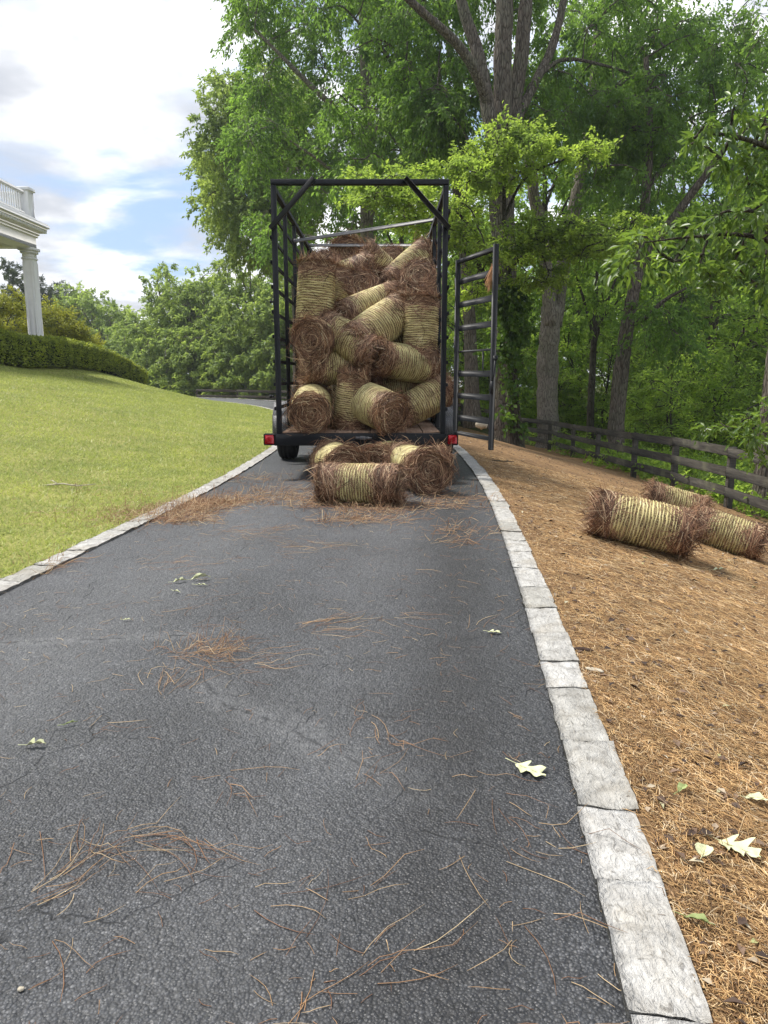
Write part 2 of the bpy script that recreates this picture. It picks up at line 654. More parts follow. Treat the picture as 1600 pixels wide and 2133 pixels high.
def m_lawn():
    t = NT('lawn_turf')
    big = t.noise(0.55, 4, 0.6)
    mid = t.noise(2.2, 5, 0.65)
    f1 = t.noise(55, 4, 0.75, t.map((1.0, 0.35, 1)))
    c = t.ramp(mid, [(0.3, (0.18, 0.205, 0.055)), (0.5, (0.24, 0.255, 0.075)), (0.68, (0.32, 0.31, 0.115))])
    c = t.mix(t.ramp(big, [(0.42, 0.0), (0.66, 0.6)]), c, (0.31, 0.29, 0.095))
    c = t.mix(1.0, c, t.ramp(f1, [(0.3, 0.6), (0.7, 1.35)]), 'MULTIPLY')
    return t.done(c, 0.85, 0.12, normal=t.bump(f1, 0.8, 0.03))


def m_mulch():
    t = NT('pine_straw_mulch')
    h = None
    for i, (sx, r) in enumerate(((150, 0.3), (150, 1.4), (150, 2.3), (120, 2.9))):
        v = t.map((sx, 9, 1), (0, 0, r), loc=(i * 3.7, i, 0))
        n = t.noise(1.0, 3, 0.6, v, 0.3)
        s = t.ramp(n, [(0.5, 0.0), (0.66, 1.0)])
        h = s if h is None else t.math('MAXIMUM', h, s)
    big = t.noise(1.2, 5, 0.65)
    mid = t.noise(9, 5, 0.7)
    c = t.ramp(mid, [(0.28, (0.1, 0.062, 0.036)), (0.5, (0.3, 0.185, 0.095)), (0.72, (0.48, 0.31, 0.16))])
    c = t.mix(t.math('MULTIPLY', h, 0.62), c, (0.46, 0.33, 0.19))
    c = t.mix(1.0, c, t.ramp(big, [(0.3, (0.72, 0.68, 0.68)), (0.7, (1.18, 1.12, 1.02))]), 'MULTIPLY')
    c = t.mix(t.ramp(t.noise(16, 4, 0.7), [(0.62, 0.0), (0.72, 0.6)]), c, (0.05, 0.033, 0.026))
    return t.done(c, 0.9, 0.12, normal=t.bump(t.math('ADD', h, mid), 0.9, 0.02))


def m_floor():
    t = NT('leaf_litter')
    mid = t.noise(3, 6, 0.7)
    c = t.ramp(mid, [(0.3, (0.03, 0.035, 0.012)), (0.5, (0.06, 0.07, 0.02)), (0.7, (0.12, 0.1, 0.045))])
    return t.done(c, 0.95, 0.1, normal=t.bump(mid, 0.8, 0.1))


def m_stone():
    t = NT('granite_kerb')
    rnd = t.island()
    n1 = t.noise(14, 6, 0.7, None, 0.6)
    n2 = t.noise(70, 4, 0.65, t.map((1.0, 0.45, 1.0)), 0.8)
    n3 = t.noise(4, 4, 0.6)
    c = t.ramp(n1, [(0.3, (0.26, 0.25, 0.23)), (0.5, (0.41, 0.4, 0.375)), (0.7, (0.54, 0.53, 0.5))])
    c = t.mix(t.ramp(n2, [(0.56, 0.0), (0.68, 0.75)]), c, (0.16, 0.15, 0.135))
    c = t.mix(t.ramp(n3, [(0.52, 0.0), (0.7, 0.35)]), c, (0.3, 0.25, 0.17))
    c = t.mix(1.0, c, t.ramp(rnd, [(0, (0.82, 0.81, 0.78)), (1, (1.1, 1.1, 1.11))]), 'MULTIPLY')
    return t.done(c, 0.85, 0.2, normal=t.bump(t.math('ADD', n1, t.math('MULTIPLY', n2, 0.8)), 0.9, 0.02))


M['asphalt'], M['lawn'], M['mulch'], M['floor'], M['stone'] = m_asphalt(), m_lawn(), m_mulch(), m_floor(), m_stone()


def simple(name, color, rough=0.5, spec=0.5, metal=0.0, var=0.25, scale=12, bump=0.15, dust=None):
    t = NT(name)
    n = t.noise(scale, 5, 0.65)
    c = t.ramp(n, [(0.3, tuple(x * (1 - var) for x in color)), (0.7, tuple(min(1, x * (1 + var)) for x in color))])
    if dust:
        c = t.mix(t.ramp(t.noise(scale * 0.4, 5, 0.7), [(0.5, 0.0), (0.75, dust[1])]), c, dust[0])
    r = t.ramp(n, [(0.2, max(0.05, rough - 0.1)), (0.8, min(1, rough + 0.12))])
    return t.done(c, r, spec, metal, normal=t.bump(n, bump, 0.01))


M['black_steel'] = simple('black_steel', (0.009, 0.010, 0.012), 0.5, 0.22, var=0.3, dust=((0.03, 0.028, 0.026), 0.3))
M['worn_steel'] = simple('worn_steel', (0.1, 0.1, 0.105), 0.4, 0.5, 0.4, dust=((0.18, 0.17, 0.16), 0.4))
M['tyre'] = simple('tyre_rubber', (0.014, 0.014, 0.015), 0.75, 0.3, dust=((0.06, 0.055, 0.05), 0.4))
M['rim'] = simple('wheel_rim', (0.4, 0.4, 0.4), 0.4, 0.5, 0.5)
M['bright_metal'] = simple('bright_metal', (0.5, 0.5, 0.5), 0.35, 0.5, 0.8)
M['red_lens'] = simple('red_lens', (0.42, 0.008, 0.014), 0.2, 0.6, var=0.2, scale=40)
M['white_paint'] = simple('white_paint', (0.78, 0.78, 0.77), 0.5, 0.4, var=0.04, scale=3, dust=((0.6, 0.58, 0.54), 0.4))
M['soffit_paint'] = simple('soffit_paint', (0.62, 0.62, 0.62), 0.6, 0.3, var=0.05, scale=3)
M['pale_leaf'] = simple('pale_fallen_leaf', (0.55, 0.56, 0.34), 0.6, 0.3, var=0.18, scale=30)
M['green_leaf'] = simple('green_fallen_leaf', (0.28, 0.33, 0.13), 0.6, 0.3, var=0.2, scale=30)
M['twig'] = simple('twig', (0.28, 0.22, 0.15), 0.8, 0.2, var=0.3, scale=30)
M['chip'] = simple('bark_chip', (0.05, 0.032, 0.025), 0.9, 0.1, var=0.4, scale=40)
M['pale_chip'] = simple('pale_chip', (0.45, 0.4, 0.31), 0.9, 0.1, var=0.3, scale=40)
M['rag'] = simple('frayed_twine', (0.45, 0.24, 0.12), 0.8, 0.2, var=0.3)


def m_deck():
    t = NT('deck_boards')
    n = t.noise(5, 6, 0.7, t.map((6, 0.7, 1)))
    c = t.ramp(n, [(0.3, (0.13, 0.08, 0.055)), (0.6, (0.24, 0.16, 0.11)), (0.75, (0.34, 0.25, 0.18))])
    return t.done(c, 0.85, 0.2, normal=t.bump(n, 0.5, 0.01))


def m_plate():
    t = NT('diamond_plate')
    v = t.voronoi(55, 'F1', t.map((1, 1, 1), (0.6, 0.6, 0.78)), 0.15)
    c = t.ramp(v, [(0.2, (0.22, 0.22, 0.22)), (0.5, (0.1, 0.1, 0.105))])
    return t.done(c, 0.45, 0.5, 0.35, normal=t.bump(t.ramp(v, [(0.25, 1.0), (0.45, 0.0)]), 0.8, 0.01))


def m_fence():
    t = NT('weathered_fence')
    n = t.noise(4, 6, 0.7, t.map((1.0, 0.5, 9)))
    n2 = t.noise(1.6, 5, 0.7)
    c = t.ramp(n, [(0.3, (0.028, 0.026, 0.023)), (0.55, (0.066, 0.06, 0.051)), (0.75, (0.13, 0.118, 0.096))])
    c = t.mix(t.ramp(n2, [(0.52, 0.0), (0.68, 0.6)]), c, (0.13, 0.13, 0.085))
    return t.done(c, 0.9, 0.12, normal=t.bump(n, 0.5, 0.02))


M['deck'], M['plate'], M['fence'] = m_deck(), m_plate(), m_fence()

# ------------------------------------------------------------------ lie of the land
# right edge of the asphalt seen in the photograph: (distance, x)
EDGE = [(-3, -0.15), (-1.5, 0.06), (0, 0.28), (1.1, 0.42), (1.55, 0.475), (2.3, 0.56), (3.7, 0.70), (5.1, 0.83), (6.3, 0.92),
        (7.5, 1.0), (9.5, 1.06), (11.7, 1.06)]
ROAD_W = 2.68
ctr = [(x - ROAD_W / 2, y) for y, x in EDGE] + [(-0.42, 15), (-0.8, 18.5), (-1.55, 22.5), (-2.75, 27), (-4.5, 32), (-7.2, 37.5), (-11.3, 43), (-17, 47.5), (-25, 50.5), (-38, 52.5), (-60, 54)]
_cp = smooth_path(np.array(ctr), 1600)
_sl = np.concatenate([[0], np.cumsum(np.linalg.norm(np.diff(_cp, axis=0), axis=1))])
S_MAX = _sl[-1]
S_AX = np.arange(0, S_MAX, 0.05)
PATH = np.stack([np.interp(S_AX, _sl, _cp[:, 0]), np.interp(S_AX, _sl, _cp[:, 1])], 1)
for _ in range(500):                                              # iron out the knots
    PATH[1:-1] = (PATH[:-2] + 2 * PATH[1:-1] + PATH[2:]) / 4
_tan = norm(np.gradient(PATH, axis=0))
_k = np.ones(41) / 41
for a in (0, 1):
    _tan[:, a] = np.convolve(np.pad(_tan[:, a], 20, 'edge'), _k, 'valid')
TAN = norm(_tan)
NRM = np.stack([TAN[:, 1], -TAN[:, 0]], 1)                       # to the right of the road
KERB_W = 0.147


def road_frame(s):
    i = np.clip(np.asarray(s) / 0.05, 0, len(PATH) - 1.001)
    j = i.astype(int)
    f = (i - j)[..., None]
    P = PATH[j] * (1 - f) + PATH[j + 1] * f
    N = norm(NRM[j] * (1 - f) + NRM[j + 1] * f)
    return P, N


def base_z(y):
    return -0.008 * np.maximum(y - 18, 0)


def vnoise(x, y, seed=0):
    """cheap smooth noise in -1..1"""
    r = np.random.default_rng(seed)
    out = 0
    for k in range(6):
        a, b, c = r.uniform(-1.6, 1.6, 2).tolist() + [r.uniform(0, 6.28)]
        out = out + np.sin(a * x + b * y + c)
    return out / 6


def side_z(x, y, t):
    """height at (x,y) whose signed distance from the centre line is t (right positive)"""
    z = base_z(y)
    half = ROAD_W / 2
    d = np.maximum(-t - half - KERB_W, 0)
    grow = 1 + 0.07 * np.clip(y - 24, 0, 18)
    dd = np.minimum(d, 9.5)
    lawn = (0.22 * dd - 0.35 * (1 - np.exp(-dd / 1.6))) * grow + 0.05 * np.maximum(d - 9.5, 0)
    lawn = lawn + 0.012 * vnoise(x * 1.6, y * 1.6, 3) * np.minimum(d, 1) + 0.03 * vnoise(x * 0.4, y * 0.4, 5) * np.minimum(d / 2, 1)
    e = np.maximum(t - half - KERB_W, 0)
    ee = np.minimum(e, 6.0)
    mul = -0.265 * ee + 0.12 * (1 - np.exp(-ee / 0.5)) * 0.5 - 0.085 * np.clip(e - 6.0, 0, 16)
    mul = mul * (1 - 0.5 * np.clip((y - 33) / 10, 0, 1))
    mul = mul + 0.035 * vnoise(x * 1.3, y * 1.3, 9) * np.minimum(e, 1) + 0.012 * vnoise(x * 6, y * 6, 12) * np.minimum(e * 2, 1)
    return z + lawn + mul + 0.006


def signed_t(x, y):
    x, y = np.atleast_1d(np.asarray(x, float)), np.atleast_1d(np.asarray(y, float))
    out = np.zeros(len(x))
    sub, nsub = PATH[::4], NRM[::4]
    for i0 in range(0, len(x), 4000):
        q = np.stack([x[i0:i0 + 4000], y[i0:i0 + 4000]], 1)
        d2 = ((q[:, None] - sub[None]) ** 2).sum(-1)
        k = d2.argmin(1)
        dv = q - sub[k]
        out[i0:i0 + 4000] = np.sign((dv * nsub[k]).sum(1)) * np.sqrt(d2[np.arange(len(k)), k])
    return out


def gz(x, y):
    x, y = np.atleast_1d(np.asarray(x, float)), np.atleast_1d(np.asarray(y, float))
    t = signed_t(x, y)
    z = side_z(x, y, t)
    on = np.abs(t) < ROAD_W / 2
    z = np.where(on, base_z(y), z)
    return z


def grid_faces(a, b):
    i = np.arange(a - 1)[:, None] * b + np.arange(b - 1)[None]
    return np.stack([i, i + 1, i + b + 1, i + b], -1).reshape(-1, 4)


def strip(name, s_list, t_list, mat, zoff=0.0):
    P, N = road_frame(np.asarray(s_list))
    t_list = np.asarray(t_list)
    X = P[:, None, 0] + N[:, None, 0] * t_list[None]
    Y = P[:, None, 1] + N[:, None, 1] * t_list[None]
    Z = side_z(X, Y, np.broadcast_to(t_list[None], X.shape)) + zoff
    V = np.stack([X, Y, Z], -1).reshape(-1, 3)
    me = mesh_np(name, V, [grid_faces(len(s_list), len(t_list))[:, ::-1]], mat, True)
    return tag(link(name, me), kind='structure')


# asphalt
s_road = np.concatenate([np.arange(1.0, 11, 0.025), np.arange(11, S_MAX - 1, 0.2)])
t_road = np.linspace(-ROAD_W / 2 - 0.01, ROAD_W / 2 + 0.01, 110)
Pr, Nr = road_frame(s_road)
RX = Pr[:, None, 0] + Nr[:, None, 0] * t_road[None]
RY = Pr[:, None, 1] + Nr[:, None, 1] * t_road[None]
RZ = base_z(RY) + 0.004 * vnoise(RX * 3, RY * 3, 21) + 0.0025 * vnoise(RX * 11, RY * 11, 22)
road_me = mesh_np('driveway', np.stack([RX, RY, RZ], -1).reshape(-1, 3), [grid_faces(len(s_road), len(t_road))[:, ::-1]], M['asphalt'], True)
rx, ry = RX.ravel(), RY.ravel()


def seg_dist(x, y, pts):
    best = np.full(len(x), 9.0)
    sgn = np.ones(len(x))
    for a, b in zip(pts[:-1], pts[1:]):
        d = b - a
        L2 = (d ** 2).sum()
        u = np.clip(((x - a[0]) * d[0] + (y - a[1]) * d[1]) / L2, 0, 1)
        ex, ey = x - a[0] - u * d[0], y - a[1] - u * d[1]
        q = np.hypot(ex, ey)
        s = np.sign(d[0] * (y - a[1]) - d[1] * (x - a[0]))
        m = q < best
        best[m] = q[m]
        sgn[m] = s[m]
    return best, sgn


def pxline(L):
    return np.array([flat(*p)[:2] for p in L])


crackA = pxline([(430, 1425), (470, 1470), (555, 1497), (600, 1510), (640, 1540), (690, 1562), (745, 1590), (800, 1605), (850, 1650)])
crackB = pxline([(0, 1283), (60, 1268), (110, 1240), (150, 1228)])
crackC = pxline([(-40, 1340), (60, 1338), (150, 1334), (300, 1326), (410, 1322)])
crackD = pxline([(0, 1960), (60, 1900), (130, 1860), (170, 1830)])
crack = np.full(len(rx), 9.0)
wear = np.zeros(len(rx))
for pts, w, wd in ((crackA, 0.65, 0.08), (crackB, 0.35, 0.06), (crackC, 0.9, 0.035), (crackD, 0.0, 0.05)):
    d, sg = seg_dist(rx, ry, pts)
    m = d < np.abs(crack)
    crack[m] = (d * sg)[m]
    wear = np.maximum(wear, w * np.exp(-(d / wd) ** 2))
# worn wheel tracks and dusty far part
tt = np.broadcast_to(t_road[None], RX.shape).ravel()
wear = wear + 0.4 * np.exp(-((tt + 0.62) / 0.3) ** 2) + 0.3 * np.exp(-((tt - 0.55) / 0.25) ** 2) + 0.25 * np.exp(-((ry - 5.2) / 1.2) ** 2)
seal = np.exp(-((tt - 1.02) / 0.22) ** 2) * 1.0
wear = wear + 0.9 * np.clip((ry - 20) / 15, 0, 1)
for nm, arr in (('crack', crack), ('wear', wear), ('seal', seal)):
    a = road_me.attributes.new(nm, 'FLOAT', 'POINT')
    a.data.foreach_set('value', arr.astype(np.float32))
tag(link('driveway', road_me), kind='structure')

HALF = ROAD_W / 2 + KERB_W
s_all = np.concatenate([np.arange(0.6, 14, 0.06), np.arange(14, S_MAX - 1, 0.35)])
strip('lawn', s_all, -HALF + 0.02 - np.concatenate([[0], np.geomspace(0.02, 24, 90)]), M['lawn'])
strip('mulch_bed', s_all, HALF - 0.02 + np.concatenate([[0], np.geomspace(0.02, 8.6, 100)]), M['mulch'])
s_fl = np.arange(0.6, S_MAX - 1, 0.6)
strip('forest_floor', s_fl, HALF + np.geomspace(8.4, 80, 60), M['floor'], -0.01)
# the wide terrain underneath it all
gx = np.linspace(-400, 400, 81)
GX, GY = np.meshgrid(gx, gx)
GZ = -5.5 + 0.6 * vnoise(GX * 0.02, GY * 0.02, 4)
tag(link('terrain', mesh_np('terrain', np.stack([GX, GY, GZ], -1).reshape(-1, 3), [grid_faces(81, 81)], M['floor'], True)), kind='structure')


# kerb of rough granite setts
def kerb(name, side, s0, s1, seed):
    r = np.random.default_rng(seed)
    mb = MB()
    s = s0
    while s < s1:
        L = r.uniform(0.24, 0.42)
        na, nb = 12, 7
        u = np.linspace(s + 0.0015, s + L - 0.0015, na)
        off = ROAD_W / 2 + r.normal(0, 0.002)
        wv = np.linspace(off, off + KERB_W + r.normal(0, 0.003), nb)
        P, N = road_frame(u)
        W2 = wv[None].repeat(na, 0)
        W2 = W2 + (0.0012 * np.sin(u * 40 + r.uniform(0, 6)) + r.normal(0, 0.0008, na))[:, None]
        if r.random() < 0.06:                                   # a broken corner
            c = r.integers(0, 2)
            k = np.exp(-np.abs(np.arange(na) - (0 if c else na - 1)) / 1.5)
            W2[:, 0] += 0.012 * k
            W2[:, 1] += 0.006 * k
        X = P[:, None, 0] + side * N[:, None, 0] * W2
        Y = P[:, None, 1] + side * N[:, None, 1] * W2
        tilt = r.normal(0, 0.008)
        Z = base_z(Y) + 0.02 + r.normal(0, 0.0015) + tilt * (u - s - L / 2)[:, None] + r.normal(0, 0.0014, (na, nb)) + 0.0025 * np.sin(X * 31 + Y * 17)
        edge = np.zeros((na, nb))
        edge[[0, -1]] = 1
        edge[:, [0, -1]] = 1
        Z -= edge * (0.003 + 0.004 * r.random((na, nb)))
        top = np.stack([X, Y, Z], -1).reshape(-1, 3)
        loop = np.concatenate([np.arange(nb), np.arange(1, na) * nb + nb - 1, (na - 1) * nb + np.arange(nb - 2, -1, -1), np.arange(na - 2, 0, -1) * nb])
        low = top[loop].copy()
        low[:, 2] -= 0.09
        k = len(loop)
        n0 = na * nb
        a = np.arange(k)
        sk = np.stack([loop[a], loop[(a + 1) % k], n0 + (a + 1) % k, n0 + a], 1)
        F = np.concatenate([grid_faces(na, nb), sk])
        if side > 0:
            F = F[:, ::-1]
        mb.add(np.concatenate([top, low]), None, F)
        s += L
    return tag(mb.build(name, M['stone'], None, True), kind='structure')


kerb('kerb', 1, 0.8, 60, 5)
kerb('kerb', -1, 0.8, 60, 6)

# ------------------------------------------------------------------ the cage trailer
TX, TY, BED = -0.25, 8.1, 0.505
TW, TL, TH = 1.83, 4.57, 2.53
hw = TW / 2
trailer = empty('cage_trailer', (TX, TY, 0), 'black steel cage trailer on the driveway, stacked full of straw rolls, one gate open', 'trailer')


def tpart(mb, name, mat, parent=trailer, smooth=False):
    return mb.build(name, M[mat], parent, smooth)


# deck of boards
mb = MB()
nb = 9
for i in range(nb):
    x0 = -hw + 0.05 + i * (TW - 0.1) / nb
    mb.box((x0 + 0.003, 0.075, BED - 0.04), (x0 + (TW - 0.1) / nb - 0.003, TL - 0.06, BED + 0.002 * (i % 3)), None, 0.004)
tpart(mb, 'deck', 'deck')
# perimeter frame with its cross members and tongue
mb = MB()
mb.box((-hw - 0.03, 0.0, BED - 0.145), (hw + 0.03, 0.07, BED - 0.012), None, 0.006)
mb.box((-hw, 0.072, BED - 0.14), (-hw + 0.048, TL, BED - 0.005), None, 0.006)
mb.box((hw - 0.048, 0.072, BED - 0.14), (hw, TL, BED - 0.005), None, 0.006)
mb.box((-hw + 0.05, TL - 0.055, BED - 0.14), (hw - 0.05, TL, BED - 0.005), None, 0.006)
for y in np.arange(0.6, TL - 0.3, 0.6):
    mb.box((-hw + 0.05, y, BED - 0.115), (hw - 0.05, y + 0.05, BED - 0.042), None, 0.004)
mb.bar((-0.55, TL, BED - 0.08), (-0.05, TL + 1.25, BED - 0.1), 0.06, 0.09)
mb.bar((0.55, TL, BED - 0.08), (0.05, TL + 1.25, BED - 0.1), 0.06, 0.09)
tpart(mb, 'frame', 'black_steel')
# gate catch on the rear beam
mb = MB()
mb.box((-0.06, -0.02, BED - 0.075), (0.09, 0.001, BED - 0.045), None, 0.004)
mb.box((-0.01, -0.04, BED - 0.082), (0.05, -0.018, BED - 0.038), None, 0.006)
mb.tube([(0.085, -0.02, BED - 0.06), (0.085, -0.045, BED - 0.06), (0.12, -0.05, BED - 0.055)], 0.007, 8)
tpart(mb, 'gate_catch', 'worn_steel')
# uprights
PST = 0.055
bays = [0, 0.915, 1.83, 2.745, 3.66, TL - PST]
for sx in (-1, 1):
    for i, y in enumerate(bays):
        w = PST if i in (0, 5) else 0.045
        x = sx * (hw - w / 2)
        mb = MB().box((x - w / 2, y, BED - 0.012), (x + w / 2, y + w, BED + TH), None, 0.005)
        tpart(mb, 'upright', 'black_steel')
    # longitudinal rails
    for k in range(1, 11):
        z = BED + k * TH / 10 - (0.03 if k == 10 else 0.0)
        h = 0.05 if k == 10 else 0.036
        x = sx * (hw + 0.012) if k < 10 else sx * (hw - 0.027)
        sag = rng.normal(0, 0.006)
        mb = MB().bar((x, 0.02 if k < 10 else 0.056, z + sag), (x, TL - 0.06, z + rng.normal(0, 0.006)), 0.022 if k < 10 else 0.05, h, bevel=0.002)
        tpart(mb, 'side_rail', 'black_steel')
# rear portal head and knee braces
tpart(MB().box((-hw, -0.003, BED + TH - 0.0), (hw, 0.058, BED + TH + 0.055), None, 0.006), 'rear_header', 'black_steel')
for sx in (-1, 1):
    mb = MB().bar((sx * (hw + 0.01), -0.022, BED + TH - 0.43), (sx * (hw - 0.45), -0.022, BED + TH + 0.06), 0.05, 0.038, up=(0, 1, 0))
    mb.bar((sx * (hw + 0.01), -0.01, BED + TH - 0.43), (sx * (hw - 0.45), -0.01, BED + TH + 0.06), 0.012, 0.05, up=(0, 1, 0))
    tpart(mb, 'knee_brace', 'black_steel')
for zq in (628, 826):
    q = at(567, zq, TY) - np.array([TX, TY, 0])
    tpart(MB().tube([(q[0] + 0.02, 0.03, q[2]), (q[0] - 0.012, 0.03, q[2])], 0.011, 10).tube([(q[0] - 0.012, 0.03, q[2]), (q[0] - 0.03, 0.03, q[2])], 0.018, 12), 'latch_pin', 'black_steel')
# roof ties: one fallen crooked, one level
tpart(MB().bar((-hw + 0.02, 1.80, BED + TH - 0.25), (hw - 0.02, 1.86, BED + TH + 0.02), 0.035, 0.04), 'roof_tie', 'worn_steel')
tpart(MB().bar((-hw + 0.03, 3.52, BED + TH - 0.02), (hw - 0.03, 3.52, BED + TH - 0.02), 0.035, 0.04), 'roof_tie', 'worn_steel')
mb = MB()
for k in range(1, 11):
    mb.bar((-hw + 0.06, TL - 0.03, BED + k * TH / 10 - 0.02), (hw - 0.06, TL - 0.03, BED + k * TH / 10 - 0.02), 0.01, 0.036, bevel=0.002)
tpart(mb, 'headboard', 'black_steel')
# wheels, fenders, tail lights
WY, WR, WW = 1.98, 0.335, 0.235
for sx in (-1, 1):
    wh = empty('wheel', (sx * (hw + 0.13), WY, WR))
    wh.parent = trailer
    mb = MB()
    prof = [(0.19, -WW * 0.42), (0.2, -WW * 0.5), (0.27, -WW * 0.53), (WR - 0.025, -WW * 0.47), (WR - 0.004, -WW * 0.36)]
    for gx_ in (-0.22, 0.0, 0.22):
        prof += [(WR, (gx_ - 0.07) * WW), (WR - 0.009, (gx_ - 0.05) * WW), (WR - 0.009, (gx_ + 0.05) * WW), (WR, (gx_ + 0.07) * WW)]
    prof += [(WR - 0.004, WW * 0.36), (WR - 0.025, WW * 0.47), (0.27, WW * 0.53), (0.2, WW * 0.5), (0.19, WW * 0.42)]
    mb.lathe(prof, 'x', 56)
    mb.build('tyre', M['tyre'], wh, True)
    mb = MB().lathe([(0.0, sx * 0.03), (0.07, sx * 0.035), (0.1, sx * 0.01), (0.17, sx * 0.0), (0.192, sx * 0.05), (0.192, -sx * 0.08), (0.17, -sx * 0.08), (0.15, -sx * 0.02), (0.0, -sx * 0.02)], 'x', 32)
    mb.build('rim', M['rim'], wh, True)
    # fender of tread plate: a flat-topped arch
    mb = MB()
    o = 0.43
    pts = [(-o - 0.12, BED - 0.13), (-o - 0.08, BED + 0.10), (-o + 0.1, BED + 0.26), (o - 0.1, BED + 0.26), (o + 0.08, BED + 0.10), (o + 0.12, BED - 0.13)]
    x0, x1 = sx * (hw + 0.012), sx * (hw + 0.255)
    for (ya, za), (yb, zb_) in zip(pts[:-1], pts[1:]):
        n_ = norm(np.array([0, -(zb_ - za), yb - ya])) * 0.004
        A, B = np.array([0, WY + ya, za]), np.array([0, WY + yb, zb_])
        q = []
        for xx in (x0, x1):
            for p in (A, B):
                for sg in (1, -1):
                    q.append(p + np.array([xx, 0, 0]) + sg * n_)
        mb.add(q, None, [(0, 1, 3, 2), (4, 6, 7, 5), (0, 4, 5, 1), (2, 3, 7, 6), (0, 2, 6, 4), (1, 5, 7, 3)])
    # skirt on the outer side
    for (ya, za), (yb, zb_) in zip(pts[:-1], pts[1:]):
        xo = x1 + sx * 0.002
        mb.add([(xo, WY + ya, za), (xo, WY + yb, zb_), (xo, WY + yb * 0.86, zb_ - 0.05), (xo, WY + ya * 0.86, za - 0.05),
                (xo + sx * 0.004, WY + ya, za), (xo + sx * 0.004, WY + yb, zb_), (xo + sx * 0.004, WY + yb * 0.86, zb_ - 0.05), (xo + sx * 0.004, WY + ya * 0.86, za - 0.05)],
               None, [(0, 1, 2, 3), (7, 6, 5, 4), (0, 4, 5, 1), (2, 6, 7, 3)])
    tpart(mb, 'fender', 'plate')
    # tail light: black box, bezel, red lens
    cx, cz = sx * (hw + 0.075), BED - 0.075
    mb = MB().box((cx - 0.062, -0.04, cz - 0.062), (cx + 0.062, 0.045, cz + 0.062), None, 0.01)
    tl = tpart(mb, 'tail_light', 'black_steel')
    mb = MB().box((cx - 0.05, -0.056, cz - 0.05), (cx + 0.05, -0.036, cz + 0.05), None, 0.016)
    for r_ in (0.018, 0.03):
        a = np.linspace(0, 2 * np.pi, 25)
        mb.tube(np.stack([cx + r_ * np.cos(a), np.full(25, -0.057), cz + r_ * np.sin(a)], 1), 0.003, 6, False)
    mb.build('lens', M['red_lens'], tl)
    mb = MB()
    for (a, b) in (((-.058, -.058), (.058, -.058)), ((-.058, .058), (.058, .058)), ((-.058, -.052), (-.058, .052)), ((.058, -.052), (.058, .052))):
        mb.bar((cx + a[0], -0.045, cz + a[1]), (cx + b[0], -0.045, cz + b[1]), 0.008, 0.008, bevel=0.002)
    mb.build('bezel', M['bright_metal'] if False else M['black_steel'], tl)
mb = MB().tube([(-hw - 0.1, WY, WR), (hw + 0.1, WY, WR)], 0.03, 12)
for sx in (-1, 1):
    mb.bar((sx * (hw - 0.1), WY - 0.35, BED - 0.16), (sx * (hw - 0.1), WY + 0.35, BED - 0.16), 0.045, 0.03)
    mb.box((sx * (hw - 0.1) - 0.03, WY - 0.05, WR + 0.02), (sx * (hw - 0.1) + 0.03, WY + 0.05, BED - 0.18), None, 0.004)
tpart(mb, 'axle', 'black_steel')
# gate, swung open towards the camera on the right rear corner
g0 = np.array([0.775 - TX, 8.12 - TY])
g1 = np.array([1.045 - TX, 7.27 - TY])
GW = float(np.linalg.norm(g1 - g0))
gd = (g1 - g0) / GW
gate = empty('gate', (g0[0], g0[1], 0))
gate.rotation_euler = (0, 0, math.atan2(gd[1], gd[0]))
gate.parent = trailer
Z0, Z1 = 0.485, 2.30
mb = MB()
mb.box((-0.022, -0.022, Z0 - 0.02), (0.022, 0.022, Z1), None, 0.004)
mb.box((GW - 0.022, -0.022, Z0 - 0.09), (GW + 0.022, 0.022, Z1 + 0.02), None, 0.004)
mb.box((0.024, -0.02, Z1 - 0.042), (GW - 0.024, 0.02, Z1 - 0.002), None, 0.004)
mb.box((0.024, -0.02, Z0), (GW - 0.024, 0.02, Z0 + 0.04), None, 0.004)
mb.build('gate_frame', M['black_steel'], gate)
for k, z in enumerate((0.67, 0.9, 1.13, 1.36, 1.6, 1.84, 2.075)):
    h = 0.022 if k == 3 else 0.06
    MB().box((0.024, 0.006, z - h / 2), (GW - 0.024, 0.016, z + h / 2), None, 0.002).build('rung', M['black_steel'], gate)
mb = MB().box((GW - 0.24, -0.006, 1.165), (GW - 0.215, 0.004, 1.345), None, 0.002)
mb.build('stay', M['black_steel'], gate)
mb = MB().box((GW + 0.024, -0.015, 1.26), (GW + 0.075, 0.015, 1.3), None, 0.004)
mb.tube([(GW + 0.05, 0, 1.26), (GW + 0.04, -0.01, 1.12), (GW + 0.05, -0.03, 1.06)], 0.011, 8)
mb.tube([(GW + 0.05, -0.03, 1.06), (GW + 0.055, -0.035, 0.94)], 0.017, 8)
mb.build('latch_handle', M['black_steel'], gate, True)
for z in (0.75, 1.4, 2.0):
    mb = MB()
    mb.tube([(-0.04, -0.0, z), (-0.04, 0.0, z + 0.12)], 0.018, 10)
    mb.box((-0.06, -0.005, z + 0.03), (-0.024, 0.005, z + 0.09))
    mb.build('hinge', M['worn_steel'], gate)
